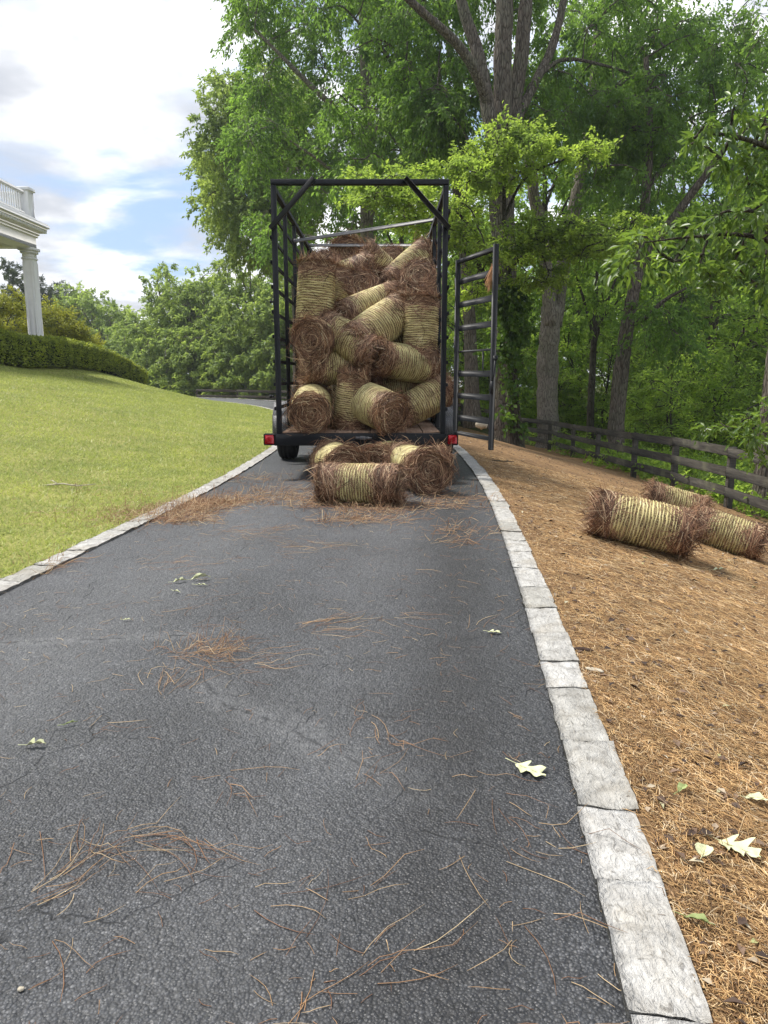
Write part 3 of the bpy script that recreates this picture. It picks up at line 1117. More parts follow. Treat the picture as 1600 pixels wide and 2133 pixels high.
# frayed baling twine caught on the gate
gp = np.array([g1[0] + TX - gd[0] * 0.05, g1[1] + TY - gd[1] * 0.05, 2.13])
C = []
for i in range(46):
    t_ = np.linspace(0, 1, 5)[:, None]
    d = np.array([rng.normal(-0.03, 0.025), rng.normal(-0.02, 0.025), -rng.uniform(0.12, 0.26)])
    C.append(gp + t_ * d + rng.normal(0, 0.008, 3) + np.sin(t_ * 5 + i) * 0.006)
for i in range(5):
    t_ = np.linspace(0, 1, 5)[:, None]
    C.append(gp + t_ * np.array([rng.uniform(0.03, 0.09), -0.02, rng.uniform(0.02, 0.09)]))
V, F = needle_tubes(np.array(C), np.full(len(C), 0.006))
tag(MB().add(V - gp, None, F).build('twine_tuft', M['rag'], None, False, tuple(gp)), 'frayed orange tuft of twine hanging from the top of the open trailer gate', 'twine')


# ------------------------------------------------------------------ pine straw rolls
def roll_meshes(seed, L=0.78, R=0.205, net=0.6, shift=0.0):
    r = np.random.default_rng(seed)
    hn = L * net / 2
    nx, nt = 36, 48
    xs = np.linspace(-L / 2, L / 2, nx)
    th = np.arange(nt) / nt * 2 * np.pi
    ph = r.uniform(0, 6.28, 8)

    def rad(x, t):
        q = np.clip((np.abs(x - shift) - hn) / 0.08, 0, 1)
        b = R * (0.985 + 0.03 * q)
        lump = 0.018 * np.sin(2 * t + ph[0]) + 0.014 * np.sin(3 * t + ph[1] + 4 * x) + 0.012 * np.sin(5 * t + ph[2] - 9 * x) + 0.02 * np.sin(7 * x + ph[3])
        end = np.clip((np.abs(x) - (L / 2 - 0.05)) / 0.05, 0, 1)
        return b * (1 + lump) * (1 - 0.12 * end ** 2)
    Xg, Tg = np.meshgrid(xs, th, indexing='ij')
    Rg = rad(Xg, Tg)
    V = np.stack([Xg, Rg * np.cos(Tg), Rg * np.sin(Tg)], -1)
    caps = []
    for sg in (-1, 1):
        for k, f in enumerate((0.7, 0.4, 0.1)):
            rr = rad(np.full(nt, sg * L / 2), th) * f
            caps.append(np.stack([np.full(nt, sg * (L / 2 + (0.012, 0.02, 0.005)[k])), rr * np.cos(th), rr * np.sin(th)], -1))
    rings = [caps[2], caps[1], caps[0]] + [V[i] for i in range(nx)] + [caps[3], caps[4], caps[5]]
    allV = np.concatenate(rings)
    F = []
    for i in range(len(rings) - 1):
        a, b = i * nt + np.arange(nt), i * nt + (np.arange(nt) + 1) % nt
        F.append(np.stack([a, b, b + nt, a + nt], 1))
    core = mesh_np('roll', allV, [np.concatenate(F), np.array([np.arange(nt)[::-1][:nt]]), np.array([(len(rings) - 1) * nt + np.arange(nt)])], M['straw_core'], True)
    # needles ------------------------------------------------------------
    Cs, Ws, Ns = [], [], []

    def wrap(n, xlo, xhi, spread, lift, length=(0.12, 0.24), w=0.0032, rbase=None, axial=0.0):
        x0 = r.uniform(xlo, xhi, n)
        t0 = r.uniform(0, 2 * np.pi, n)
        ln = r.uniform(*length, n)
        ang = r.normal(axial, spread, n)
        sgn = r.choice([-1, 1], n)
        u = np.linspace(0, 1, 5)
        cs, sn = np.cos(ang), np.sin(ang)
        rb = rad(x0, t0) * (1 + r.uniform(-0.02, 0.03, n)) if rbase is None else rbase(x0, t0, n)
        lf = r.exponential(lift, n)
        tt = t0[:, None] + sgn[:, None] * cs[:, None] * ln[:, None] * u[None] / R
        xx = x0[:, None] + sn[:, None] * ln[:, None] * u[None]
        rr = rb[:, None] + lf[:, None] * u[None] ** 2 + 0.003
        C = np.stack([xx, rr * np.cos(tt), rr * np.sin(tt)], -1)
        N = np.stack([0 * xx, np.cos(tt), np.sin(tt)], -1)
        Cs.append(C)
        Ns.append(N)
        Ws.append(r.uniform(0.7, 1.35, n) * w)
    for sg in (-1, 1):
        lo, hi = sorted((sg * (L / 2 + 0.015), shift + sg * (hn - 0.01)))
        wrap(1250, lo, hi, 0.6, 0.004, w=0.0045)
        wrap(60, lo, hi, 0.5, 0.035, axial=0.0)
        wrap(110, lo, hi, 0.5, 0.010, length=(0.08, 0.15), axial=sg * 1.2)           # brushed outwards, past the end
        # spiral end face
        n = 1050
        rho = R * 1.0 * np.sqrt(r.uniform(0.01, 1, n))
        t0 = r.uniform(0, 2 * np.pi, n)
        ln = r.uniform(0.09, 0.2, n)
        u = np.linspace(0, 1, 5)
        sgn = r.choice([-1, 1], n)
        da = (sgn * np.minimum(ln / np.maximum(rho, 0.05), 2.4))[:, None] * u[None]
        rr = rho[:, None] + r.normal(0, 0.06, n)[:, None] * u[None] + 0.012 * np.sin(u[None] * 5 + t0[:, None] * 7)
        xo = sg * (L / 2 + 0.012 + r.exponential(0.009, n)[:, None] + r.exponential(0.02, n)[:, None] * u[None] ** 1.5)
        C = np.stack([xo, rr * np.cos(t0[:, None] + da), rr * np.sin(t0[:, None] + da)], -1)
        Cs.append(C)
        Ns.append(np.tile(np.array([sg * 1.0, 0, 0]), (n, 5, 1)))
        Ws.append(r.uniform(0.003, 0.0065, n))
        # straggling ends
        n = 38
        rho = R * np.sqrt(r.uniform(0.1, 1.1, n))
        t0 = r.uniform(0, 2 * np.pi, n)
        p = np.stack([np.full(n, sg * L / 2), rho * np.cos(t0), rho * np.sin(t0)], -1)
        d = norm(np.stack([sg * r.uniform(0.1, 0.9, n), np.cos(t0) * 0.5, np.sin(t0) * 0.5], -1) + r.normal(0, 0.55, (n, 3)))
        d2 = norm(np.cross(d, r.normal(0, 1, (n, 3))))
        ln = r.uniform(0.06, 0.15, n)[:, None, None]
        uu = u[None, :, None]
        Cs.append(p[:, None] + d[:, None] * ln * uu + d2[:, None] * ln * 0.5 * uu ** 2)
        Ns.append(np.tile(d2[:, None], (1, 5, 1)))
        Ws.append(r.uniform(0.002, 0.0036, n))
    wrap(330, shift - hn, shift + hn, 0.35, 0.004, w=0.003)
    wrap(70, shift - hn, shift + hn, 0.6, 0.03, w=0.0028)
    V, F = needle_ribbons(np.concatenate(Cs), np.concatenate(Ws), np.concatenate(Ns))
    needles = mesh_np('needles', V, [F], M['needle'])
    # net: ring strands and zig-zag threads over a shallow sleeve ---------
    mb = MB()
    nr = int(round(2 * hn / 0.0255))
    th2 = np.linspace(0, 2 * np.pi, 61)[:-1]
    rx_ = shift + np.linspace(-hn, hn, nr)
    P = []
    for i, x in enumerate(rx_):
        a, b = r.uniform(0, 6.28, 2)
        xw = x + 0.0035 * np.sin(3 * th2 + a) + 0.002 * np.sin(8 * th2 + b) + r.normal(0, 0.0012, len(th2))
        P.append(xw)
        q = rad(xw, th2)
        hwid = 0.0058 * r.uniform(0.75, 1.25) * (1 + 0.25 * np.sin(4 * th2 + b))
        rows = [(xw - hwid, q + 0.003), (xw, q + 0.010), (xw + hwid, q + 0.003)]
        VV = np.concatenate([np.stack([xx, rr * np.cos(th2), rr * np.sin(th2)], -1) for xx, rr in rows])
        n = len(th2)
        k = np.arange(n)
        k2 = (k + 1) % n
        mb.add(VV, None, np.concatenate([np.stack([k, k2, k2 + n, k + n], 1), np.stack([k + n, k2 + n, k2 + 2 * n, k + 2 * n], 1)]))
    for i in range(nr - 1):
        m_ = np.arange(0, 60)
        xa = np.where(m_ % 2 == 0, P[i], P[i + 1])
        q = rad(xa, th2) + 0.006
        C = np.stack([xa, q * np.cos(th2), q * np.sin(th2)], -1)
        C2 = np.roll(C, -1, 0)
        seg = np.stack([C, (C + C2) / 2, C2], 1)
        Nn = np.stack([0 * seg[..., 0], seg[..., 1], seg[..., 2]], -1)
        VV, FF = needle_ribbons(seg, np.full(60, 0.0022), norm(Nn))
        mb.add(VV, None, FF)
    netm = mb.mesh('net_wrap', M['net'])
    # sleeve of fluffed, paler straw showing through the net
    xs2 = shift + np.linspace(-hn, hn, 14)
    Xg, Tg = np.meshgrid(xs2, th2, indexing='ij')
    Rg = rad(Xg, Tg) + 0.0015
    n = len(th2)
    a = (np.arange(13)[:, None] * n + np.arange(n)[None]).ravel()
    b = (np.arange(13)[:, None] * n + (np.arange(n)[None] + 1) % n).ravel()
    sleeve = mesh_np('wrapped_straw', np.stack([Xg, Rg * np.cos(Tg), Rg * np.sin(Tg)], -1).reshape(-1, 3), [np.stack([a, b, b + n, a + n], 1)], M['netted'], True)
    return core, needles, sleeve, netm


PROTO = [roll_meshes(1, 0.78, 0.2, 0.5, -0.03), roll_meshes(2, 0.68, 0.206, 0.7), roll_meshes(3, 0.66, 0.21, 0.66, 0.02), roll_meshes(4, 0.68, 0.204, 0.62, -0.03), roll_meshes(5, 0.7, 0.208, 0.74), roll_meshes(6, 0.68, 0.212, 0.68, 0.015)]


def roll(pos, axis, proto, label, group, scale=1.0, spin=None):
    o = empty('pine_straw_roll', tuple(pos), label, 'straw bale', group)
    ax = norm(np.array(axis, float))
    q = Vector(ax).to_track_quat('X', 'Z')
    o.rotation_mode = 'QUATERNION'
    sp = rng.uniform(0, 6.28) if spin is None else spin
    from mathutils import Quaternion
    o.rotation_quaternion = q @ Quaternion((1, 0, 0), sp)
    o.scale = (scale * rng.uniform(0.94, 1.07), scale * rng.uniform(0.93, 1.05), scale * rng.uniform(0.93, 1.05))
    core, needles, sleeve, netm = PROTO[proto]
    c = link('straw_core', core, o)
    link('needles', needles, c)
    n = link('net_wrap', netm, o)
    link('wrapped_straw', sleeve, n)
    return o


def zpx(zx, zy):
    return 530 + zx / 2.909, 360 + zy / 2.909


G_T = 'pine straw rolls stacked in the trailer'
G_R = 'pine straw rolls on the driveway'
G_M = 'pine straw rolls on the mulch slope'
# (zoomed pixel x, y, distance, axis, kind, seen by its near end?, scale, label)
LOAD = [
    (338, 1450, 8.16, (0.04, -0.96, -0.16), 4, 1, 1.0, 'straw roll on the deck in the corner by the left tyre, round end out'),
    (468, 1415, 9.0, (0.5, 0.3, 0.35), 3, 0, 0.95, 'netted straw roll half hidden between the corner roll and the upright one on deck'),
    (590, 1385, 8.55, (0.1, -0.12, 1), 5, 0, 0.85, 'netted straw roll standing upright on the deck near the middle of the trailer'),
    (835, 1462, 8.12, (0.58, -0.78, -0.22), 4, 1, 1.04, 'bright netted straw roll slanting down over the deck edge, brown end facing out'),
    (1005, 1395, 8.85, (0.8, 0.32, 0.42), 1, 0, 1.0, 'netted straw roll on the deck leaning against the upright by the open gate'),
    (885, 1300, 9.25, (1, 0.1, 0.14), 3, 0, 0.95, 'netted straw roll lying flat just behind the bright slanting one'),
    (905, 1150, 8.85, (-0.8, -0.52, 0.14), 4, 0, 1.0, 'straw roll lying below the tall upright one by the gate, shaggy end at its left'),
    (485, 1180, 8.85, (-0.9, -0.38, 0.03), 3, 0, 1.0, 'dark straw roll lying low at the left, under the roll with the bowl-shaped end'),
    (346, 1010, 8.55, (-0.22, -0.97, -0.06), 3, 1, 1.05, 'straw roll with a big dark end at the left rail, halfway up the load'),
    (580, 1020, 8.8, (0.74, -0.48, -0.45), 1, 0, 1.0, 'netted straw roll tipping down towards the dark centre of the load'),
    (748, 935, 8.95, (-0.66, -0.56, -0.48), 4, 0, 1.12, 'long bright netted straw roll slanting across the centre of the load'),
    (1005, 945, 9.0, (0.03, 0.06, 1), 1, 0, 1.0, 'tall netted straw roll standing upright against the rails beside the open gate'),
    (865, 1035, 9.55, (0.9, 0.1, 0.3), 3, 0, 1.0, 'straw roll in shadow wedged behind the upright one by the gate'),
    (695, 815, 9.3, (-0.82, -0.42, -0.36), 1, 0, 1.0, 'bright netted straw roll lying just above the long slanting one'),
    (372, 760, 9.1, (0.07, 0.05, 1), 4, 0, 1.02, 'netted straw roll standing upright against the left rails, high in the load'),
    (505, 760, 9.65, (0.25, 0.25, 0.93), 3, 0, 0.95, 'sliver of a yellow netted straw roll behind the upright one at the left'),
    (545, 635, 9.9, (0.9, -0.12, 0.32), 3, 0, 0.98, 'netted straw roll lying above the left upright one, shaggy end to the right'),
    (640, 690, 9.6, (0.2, -0.86, 0.42), 0, 1, 0.95, 'straw roll showing only its round brown end above the centre of the load'),
    (755, 650, 9.95, (0.1, -0.8, 0.55), 2, 1, 0.95, 'straw roll end peeping out under the leaning netted rolls near the top'),
    (990, 650, 9.6, (0.1, -0.82, 0.55), 0, 1, 1.08, 'straw roll with a broad shaggy end above the tall upright one by the gate'),
    (1020, 745, 9.75, (0.3, -0.9, 0.2), 2, 1, 0.95, 'straw roll squeezed between the broad shaggy end and the tall upright roll'),
    (930, 592, 10.0, (0.6, 0.4, 0.58), 5, 0, 1.0, 'netted straw roll leaning up to the right at the top of the load'),
    (835, 535, 10.7, (0.02, -0.9, 0.42), 3, 1, 0.95, 'small dark straw roll end at the top, left of the leaning netted roll'),
    (782, 588, 10.35, (0.72, 0.2, -0.62), 3, 0, 0.9, 'netted straw roll sloping down to the right under the level roof bar'),
    (560, 488, 11.72, (0.03, -0.98, 0.06), 2, 1, 1.2, 'topmost straw roll, its dark round end behind the level roof bar'),
    (420, 572, 10.3, (0.1, -0.86, 0.48), 0, 1, 1.0, 'straw roll with a domed brown end at the top left of the load'),
]
for zx, zy, Y, ax, k, e, sc, lab in LOAD:
    px, py = zpx(zx, zy)
    p = at(px, py, Y)
    a = norm(np.array(ax, float))
    if e:
        p = p - a * 0.345 * sc
    roll(p, a, k, lab, G_T, sc)
# rolls filling the dark gaps of the stack
for i, (x, y, z, ax, lab) in enumerate([
        (-0.66, 9.75, 1.0, (1, 0.2, 0.1), 'straw roll buried in shadow at the left of the load'),
        (0.05, 9.65, 1.0, (1, -0.2, 0.1), 'straw roll buried in shadow in the dark gap at the centre of the load'),
        (-0.2, 9.5, 0.73, (1, 0.1, 0.0), 'straw roll buried in shadow behind the upright one on the deck'),
        (-0.5, 10.0, 1.45, (1, 0.15, 0.1), 'straw roll buried behind the left upright roll'),
        (0.25, 9.95, 1.4, (1, -0.1, -0.1), 'straw roll buried behind the long slanting netted roll'),
        (-0.75, 10.7, 1.75, (1, 0.1, 0.1), 'straw roll buried under the domed end at the top left'),
        (-0.3, 10.75, 1.95, (0.9, 0.3, 0.1), 'straw roll buried under the topmost dark end'),
        (0.35, 10.5, 1.85, (1, 0.2, 0.1), 'straw roll buried under the leaning rolls at the top right'),
        (-0.3, 11.9, 2.0, (1, 0.2, 0.0), 'straw roll supporting the topmost one at the front of the trailer'),
        (0.4, 10.0, 0.76, (1, -0.15, 0.0), 'straw roll buried at the foot of the rails by the gate')]):
    roll((x, y, z), ax, (i * 2 + 1) % 5, lab, G_T, 1.0)
# rolls that have rolled off
for px, py, Y, ax, k, e, sc, lab in [
        (752, 1002, 6.5, (1, -0.22, 0.0), 0, 0, 0.88, 'netted straw roll lying across the driveway in front of the others'),
        (892, 985, 7.0, (0.3, -0.95, 0.0), 2, 1, 1.02, 'straw roll on the driveway turned end-on, right of the crosswise one'),
        (706, 965, 7.75, (0.3, -0.95, 0.0), 2, 0, 0.98, 'straw roll on the driveway half hidden behind the crosswise one'),
        (794, 965, 7.7, (-0.25, -0.95, 0.0), 4, 1, 1.0, 'straw roll on the driveway right under the middle of the rear beam'),
        (862, 950, 7.75, (0.9, 0.4, 0.0), 3, 0, 0.9, 'pale netted straw roll on the driveway behind the end-on one')]:
    p = at(px, py, Y)
    a = norm(np.array(ax, float))
    if e:
        p = p - a * 0.345 * sc
    p[2] = 0.205 * sc
    roll(p, a, k, lab, G_R, sc)
for px, py, Y, ax, k, sc, lab in [
        (1338, 1088, 5.55, (1, -0.25, -0.2), 4, 0.92, 'biggest netted straw roll on the mulch, nearest the kerb'),
        (1515, 1072, 6.75, (0.86, -0.45, -0.24), 2, 0.8, 'netted straw roll on the mulch behind the biggest one, nearer its right end'),
        (1408, 1008, 8.2, (0.95, -0.2, -0.26), 2, 0.86, 'netted straw roll on the mulch right against the board fence')]:
    p = at(px, py, Y)
    g = float(gz(p[0], p[1])[0])
    p[2] = g + 0.215 * sc
    roll(p, ax, k, lab, G_M, sc)

# ------------------------------------------------------------------ board fence along the wood
fence = empty('board_fence', (6.4, 13.5, float(gz(6.4, 13.5)[0])), 'long dark weathered three-board fence between the mulch slope and the wood', 'fence')
# the line of the fence: parallel to the drive, then swinging round the bend far off
fp = [(6.45, 5.6), (6.42, 8.3), (6.40, 11.0), (6.38, 13.6), (6.36, 16.2), (6.38, 18.9), (6.5, 22.6), (6.55, 25.8), (6.4, 28.8), (6.0, 32.2), (5.2, 35.4), (4.0, 38.4), (2.4, 41.2), (0.4, 43.8),
      (-2.0, 46.2), (-4.5, 48.5), (-7.2, 50.6), (-10.2, 52.4), (-13.4, 54.0)]
fz = [float(gz(x, y)[0]) for x, y in fp]
f0 = np.array(fence.location)
for (x, y), z in zip(fp, fz):
    mb = MB().box((x - 0.06, y - 0.06, z - 0.3), (x + 0.06, y + 0.06, z + 1.14), None, 0.006)
    mb.build('post', M['fence'], fence, offset=f0)
for i in range(len(fp) - 1):
    for hgt in (0.32, 0.69, 1.06):
        a = np.array([fp[i][0], fp[i][1], fz[i] + hgt + rng.normal(0, 0.008)])
        b = np.array([fp[i + 1][0], fp[i + 1][1], fz[i + 1] + hgt + rng.normal(0, 0.008)])
        d = norm(b - a)
        off = np.array([-d[1], d[0], 0])
        off = off if off[0] < 0 else -off
        a, b = a + off * 0.078 + d * 0.004, b + off * 0.078 - d * 0.004
        MB().bar(a, b, 0.032, 0.175, bevel=0.005).build('rail', M['fence'], fence, offset=f0)

# ------------------------------------------------------------------ house porch behind the hedge
PX, PYF, PZ = -12.76, 28.0, 1.75
porch = empty('house_porch', (PX, PYF, PZ), 'white columned porch corner with balustrade above, behind the clipped hedge', 'porch')
ctop = float(at(70, 517, PYF)[2])


def pp(mb, name, mat='white_paint', smooth=False, parent=porch):
    return mb.build(name, M[mat], parent, smooth, offset=np.array([PX, PYF, PZ]))


def column(cx, cy):
    mb = MB()
    w = 0.185
    mb.box((cx - w - 0.06, cy - w - 0.06, PZ - 0.4), (cx + w + 0.06, cy + w + 0.06, PZ + 0.25), None, 0.01)
    mb.box((cx - w, cy - w, PZ + 0.25), (cx + w, cy + w, ctop - 0.34), None, 0.015)
    for sgx in (-1, 1):                                          # raised stiles framing a sunk panel
        mb.box((cx + sgx * (w - 0.04) - 0.04, cy - w - 0.018, PZ + 0.4), (cx + sgx * (w - 0.04) + 0.04, cy - w - 0.001, ctop - 0.5), None, 0.004)
        mb.box((cx + w + 0.001, cy + sgx * (w - 0.04) - 0.04, PZ + 0.4), (cx + w + 0.018, cy + sgx * (w - 0.04) + 0.04, ctop - 0.5), None, 0.004)
    mb.box((cx - w - 0.03, cy - w - 0.03, ctop - 0.4), (cx + w + 0.03, cy + w + 0.03, ctop - 0.34), None, 0.01)
    mb.box((cx - w - 0.05, cy - w - 0.05, ctop - 0.2), (cx + w + 0.05, cy + w + 0.05, ctop - 0.1), None, 0.02)
    mb.box((cx - w - 0.1, cy - w - 0.1, ctop - 0.1), (cx + w + 0.1, cy + w + 0.1, ctop - 0.001), None, 0.01)
    mb.box((cx - w + 0.005, cy - w + 0.005, ctop - 0.345), (cx + w - 0.005, cy + w - 0.005, ctop - 0.19))
    pp(mb, 'column')


column(PX, PYF)
column(PX, PYF - 7.5)
xr, yb, yf = PX + 0.2, PYF + 0.2, PYF - 16.0
xl = PX - 9.0
mb = MB()
mb.box((xl, yf, ctop), (xr, yb, ctop + 0.38), None, 0.01)           # architrave beam and deck
pp(mb, 'architrave', 'white_paint')
mb = MB().box((xl + 0.5, yf + 0.5, ctop - 0.012), (xr - 0.6, yb - 0.6, ctop - 0.002))
pp(mb, 'soffit', 'soffit_paint')
mb = MB()
for z0, z1, o in ((0.38, 0.46, 0.06), (0.46, 0.56, 0.1), (0.66, 0.74, 0.3), (0.74, 0.86, 0.37), (0.86, 0.9, 0.33)):
    mb.box((xl, yf, ctop + z0), (xr + o, yb + o, ctop + z1), None, 0.012)
mb.box((xl, yf, ctop + 0.56), (xr + 0.2, yb + 0.2, ctop + 0.66))
for y in np.arange(yf + 0.2, yb + 0.2, 0.17):                       # dentils
    mb.box((xr + 0.201, y, ctop + 0.565), (xr + 0.3, y + 0.095, ctop + 0.655))
for x in np.arange(xl + 0.2, xr, 0.17):
    mb.box((x, yb + 0.201, ctop + 0.565), (x + 0.095, yb + 0.3, ctop + 0.655))
pp(mb, 'cornice')
mb = MB().box((xl, yf, ctop + 0.9), (xr + 0.05, yb + 0.05, ctop + 1.06), None, 0.01)
pp(mb, 'parapet')
zb0 = ctop + 1.06
ped = pp(MB().box((xr - 0.42, yb - 0.42, zb0), (xr + 0.02, yb + 0.02, zb0 + 0.86), None, 0.01).box((xr - 0.48, yb - 0.48, zb0 + 0.86), (xr + 0.08, yb + 0.08, zb0 + 0.97), None, 0.015), 'pedestal')
mb = MB()
mb.box((xr - 0.26, yf, zb0 + 0.75), (xr - 0.1, yb - 0.44, zb0 + 0.85), None, 0.012)
mb.box((xr - 0.24, yf, zb0 + 0.06), (xr - 0.12, yb - 0.44, zb0 + 0.14), None, 0.01)
mb.box((xl, yb - 0.26, zb0 + 0.75), (xr - 0.5, yb - 0.1, zb0 + 0.85), None, 0.012)
bal = pp(mb, 'balustrade')
for y in np.arange(yb - 0.62, yb - 9.0, -0.165):
    c = np.array([xr - 0.18, y])
    mb = MB().tube([(c[0], c[1], zb0 + 0.14), (c[0], c[1], zb0 + 0.2), (c[0], c[1], zb0 + 0.34), (c[0], c[1], zb0 + 0.6), (c[0], c[1], zb0 + 0.75)], [0.032, 0.026, 0.04, 0.024, 0.034], 8, False)
    pp(mb, 'baluster', 'white_paint', True, bal)

# ------------------------------------------------------------------ trees and shrubs
def leaf_spray(centers, r, rad=0.8, twigs=8, per=20, L=0.17, W=0.085, flat=0.7, droop=0.35, upn=0.6, jit=0.07, wood=None, twr=0.007, taper=None):
    """sprays of leaves along twigs radiating from cluster centres"""
    C = np.asarray(centers, float)
    n = len(C)
    rad = np.broadcast_to(rad, (n,))
    d = r.normal(0, 1, (n, twigs, 3))
    d[..., 2] *= flat
    d = norm(d)
    d[..., 2] -= droop * 0.35
    ln = rad[:, None] * r.uniform(0.55, 1.15, (n, twigs))
    st = C[:, None] + d * (rad * 0.08)[:, None, None]
    u = np.concatenate([r.uniform(0.2, 1.0, (n, twigs, per - 1)) ** 0.7, np.ones((n, twigs, 1))], -1)
    sag = -droop * 0.5 * (u ** 2) * ln[..., None]
    P = st[:, :, None] + d[:, :, None] * (ln[..., None] * u)[..., None]
    P[..., 2] += sag
    P = P + r.normal(0, jit, P.shape)
    D = d[:, :, None] * 0.7 + r.normal(0, 0.6, P.shape)
    D[..., 2] -= droop
    N = r.normal(0, 1, P.shape)
    N[..., 2] = np.abs(N[..., 2]) + upn
    k = P.shape[0] * P.shape[1] * P.shape[2]
    sz = r.uniform(0.65, 1.25, k)
    V, F = leaf_geo(P.reshape(k, 3), D.reshape(k, 3), N.reshape(k, 3), L * sz, W * sz)
    if wood is not None and twr > 0:
        uu = np.linspace(0, 1, 3)
        T = st[:, :, None] + d[:, :, None] * (ln[..., None] * uu)[..., None]
        T[..., 2] += -droop * 0.5 * uu ** 2 * ln[..., None]
        VV, FF = needle_tubes(T.reshape(-1, 3, 3), np.full(n * twigs, twr * 2))
        wood.add(VV, None, FF)
    return V, F


def connect(wood, nodes, centers, r, r0=0.05, r1=0.012, sides=5, maxup=0.4):
    """grow thin boughs from the limbs out to every leaf cluster"""
    nodes = [np.asarray(nodes, float)]
    allN = nodes[0]
    order = np.argsort([np.min(((allN - c) ** 2).sum(1)) for c in centers])
    for i in order:
        c = centers[i]
        dv = allN - c
        pen = (dv ** 2).sum(1) + 6.0 * np.maximum(dv[:, 2] - maxup, 0) ** 2
        q = allN[pen.argmin()]
        L = np.linalg.norm(c - q)
        if L < 0.15:
            continue
        m1 = q + (c - q) * 0.4 + np.array([0, 0, 0.12 * L]) + r.normal(0, 0.06 * L, 3)
        m2 = q + (c - q) * 0.75 + np.array([0, 0, 0.08 * L]) + r.normal(0, 0.05 * L, 3)
        P = smooth_path([q, m1, m2, c], 7)
        rr = min(r0, 0.012 + 0.016 * L)
        V, F, _ = tube_geo(P, np.linspace(rr, r1, 7), sides, False)
        wood.add(V, None, F)
        allN = np.concatenate([allN, P[2:]])


def make_tree(name, label, cat, base, limbs, centers, bark, leafmat, seed, group=None, boughs=True, r0=0.06, **spray):
    r = np.random.default_rng(seed)
    base = np.asarray(base, float)
    t = empty(name, tuple(base), label, cat, group)
    wood = MB()
    nodes = []
    for i, (pts, rads) in enumerate(limbs):
        P = smooth_path(pts, max(10, 6 * len(pts)))
        R = np.interp(np.linspace(0, 1, len(P)), np.linspace(0, 1, len(rads)), rads)
        if i == 0:
            R = R * (1 + 0.55 * np.exp(-np.linspace(0, 1, len(P)) * 14))
        P = P + np.cumsum(r.normal(0, 0.012, P.shape), 0) * (R[:, None] * 3)
        V, F, T = tube_geo(P, R * (1 + 0.04 * r.normal(0, 1, len(R))), 14 if rads[0] > 0.12 else 8, True)
        wood.add(V, T, F)
        nodes.append(P[len(P) // 3:] if i == 0 else P[2:])
    nodes = np.concatenate(nodes)
    centers = np.asarray(centers, float)
    if boughs:
        connect(wood, nodes, centers, r, r0)
    V, F = leaf_spray(centers, r, wood=wood, **spray)
    wood.build('trunk', bark, t, True, offset=base)
    link('crown', mesh_np('crown', V - base, [F], leafmat), t)
    return t


def poly_sample(r, poly, n, Y0, Y1, minsep=0.0):
    """points whose sight lines fall inside a photo-pixel outline, at distances Y0..Y1"""
    poly = np.array(poly, float)
    lo, hi = poly.min(0), poly.max(0)
    out = []
    while len(out) < n:
        q = r.uniform(lo, hi)
        x, y = poly[:, 0], poly[:, 1]
        x2, y2 = np.roll(x, -1), np.roll(y, -1)
        c = ((y > q[1]) != (y2 > q[1])) & (q[0] < (x2 - x) * (q[1] - y) / (y2 - y + 1e-9) + x)
        if c.sum() % 2:
            out.append(at(q[0], q[1], r.uniform(Y0, Y1)))
    return np.array(out)


def limb(pts, rads, Y=None):
    return ([at(p[0], p[1], p[2] if len(p) > 2 else Y) for p in pts], rads)


R_ = np.random.default_rng(77)
# the great oak beside the open gate
base = at(1047, 930, 22)
cl = np.concatenate([
    poly_sample(R_, [(800, -260), (1360, -260), (1380, 120), (1340, 330), (1180, 300), (1080, 200), (960, 230), (820, 230)], 125, 22.6, 28),
    poly_sample(R_, [(1070, 180), (1400, 150), (1420, 330), (1250, 400), (1080, 330)], 40, 22.5, 27),
    poly_sample(R_, [(830, 120), (1010, 160), (1000, 330), (860, 330)], 26, 22.5, 26)])
make_tree('oak_tree', 'great grey oak dividing into upright limbs, right beside the open trailer gate', 'oak tree', base, [
    limb([(1047, 945), (1049, 860), (1050, 700), (1048, 520), (1044, 400), (1043, 290)], [0.40, 0.37, 0.35, 0.34, 0.35, 0.30], 22),
    limb([(1040, 400), (1028, 290), (1016, 200), (1000, 110), (975, 30), (945, -80)], [0.2, 0.2, 0.19, 0.17, 0.15, 0.12], 21.7),
    limb([(1043, 310), (1047, 200), (1050, 60), (1056, -150)], [0.28, 0.25, 0.24, 0.18], 22),
    limb([(1050, 330), (1068, 220), (1084, 110), (1100, -90)], [0.22, 0.22, 0.2, 0.15], 22.3),
    limb([(1018, 215, 21.7), (992, 150, 21.2), (950, 85, 20.8), (890, 30, 20.4), (830, -25, 20)], [0.15, 0.14, 0.12, 0.1, 0.07]),
    limb([(1068, 265, 22), (1105, 190, 22.4), (1150, 95, 22.8), (1180, -30, 23)], [0.14, 0.13, 0.12, 0.09]),
    limb([(1120, 160, 22.5), (1170, 125, 23), (1240, 132, 23.5), (1330, 160, 24), (1385, 205, 24.3)], [0.06, 0.055, 0.045, 0.035, 0.02]),
], cl, M['bark'], M['oak_leaf'], 101, rad=0.85, twigs=9, per=30, L=0.145, W=0.066, flat=0.6, droop=0.75, upn=0.4)

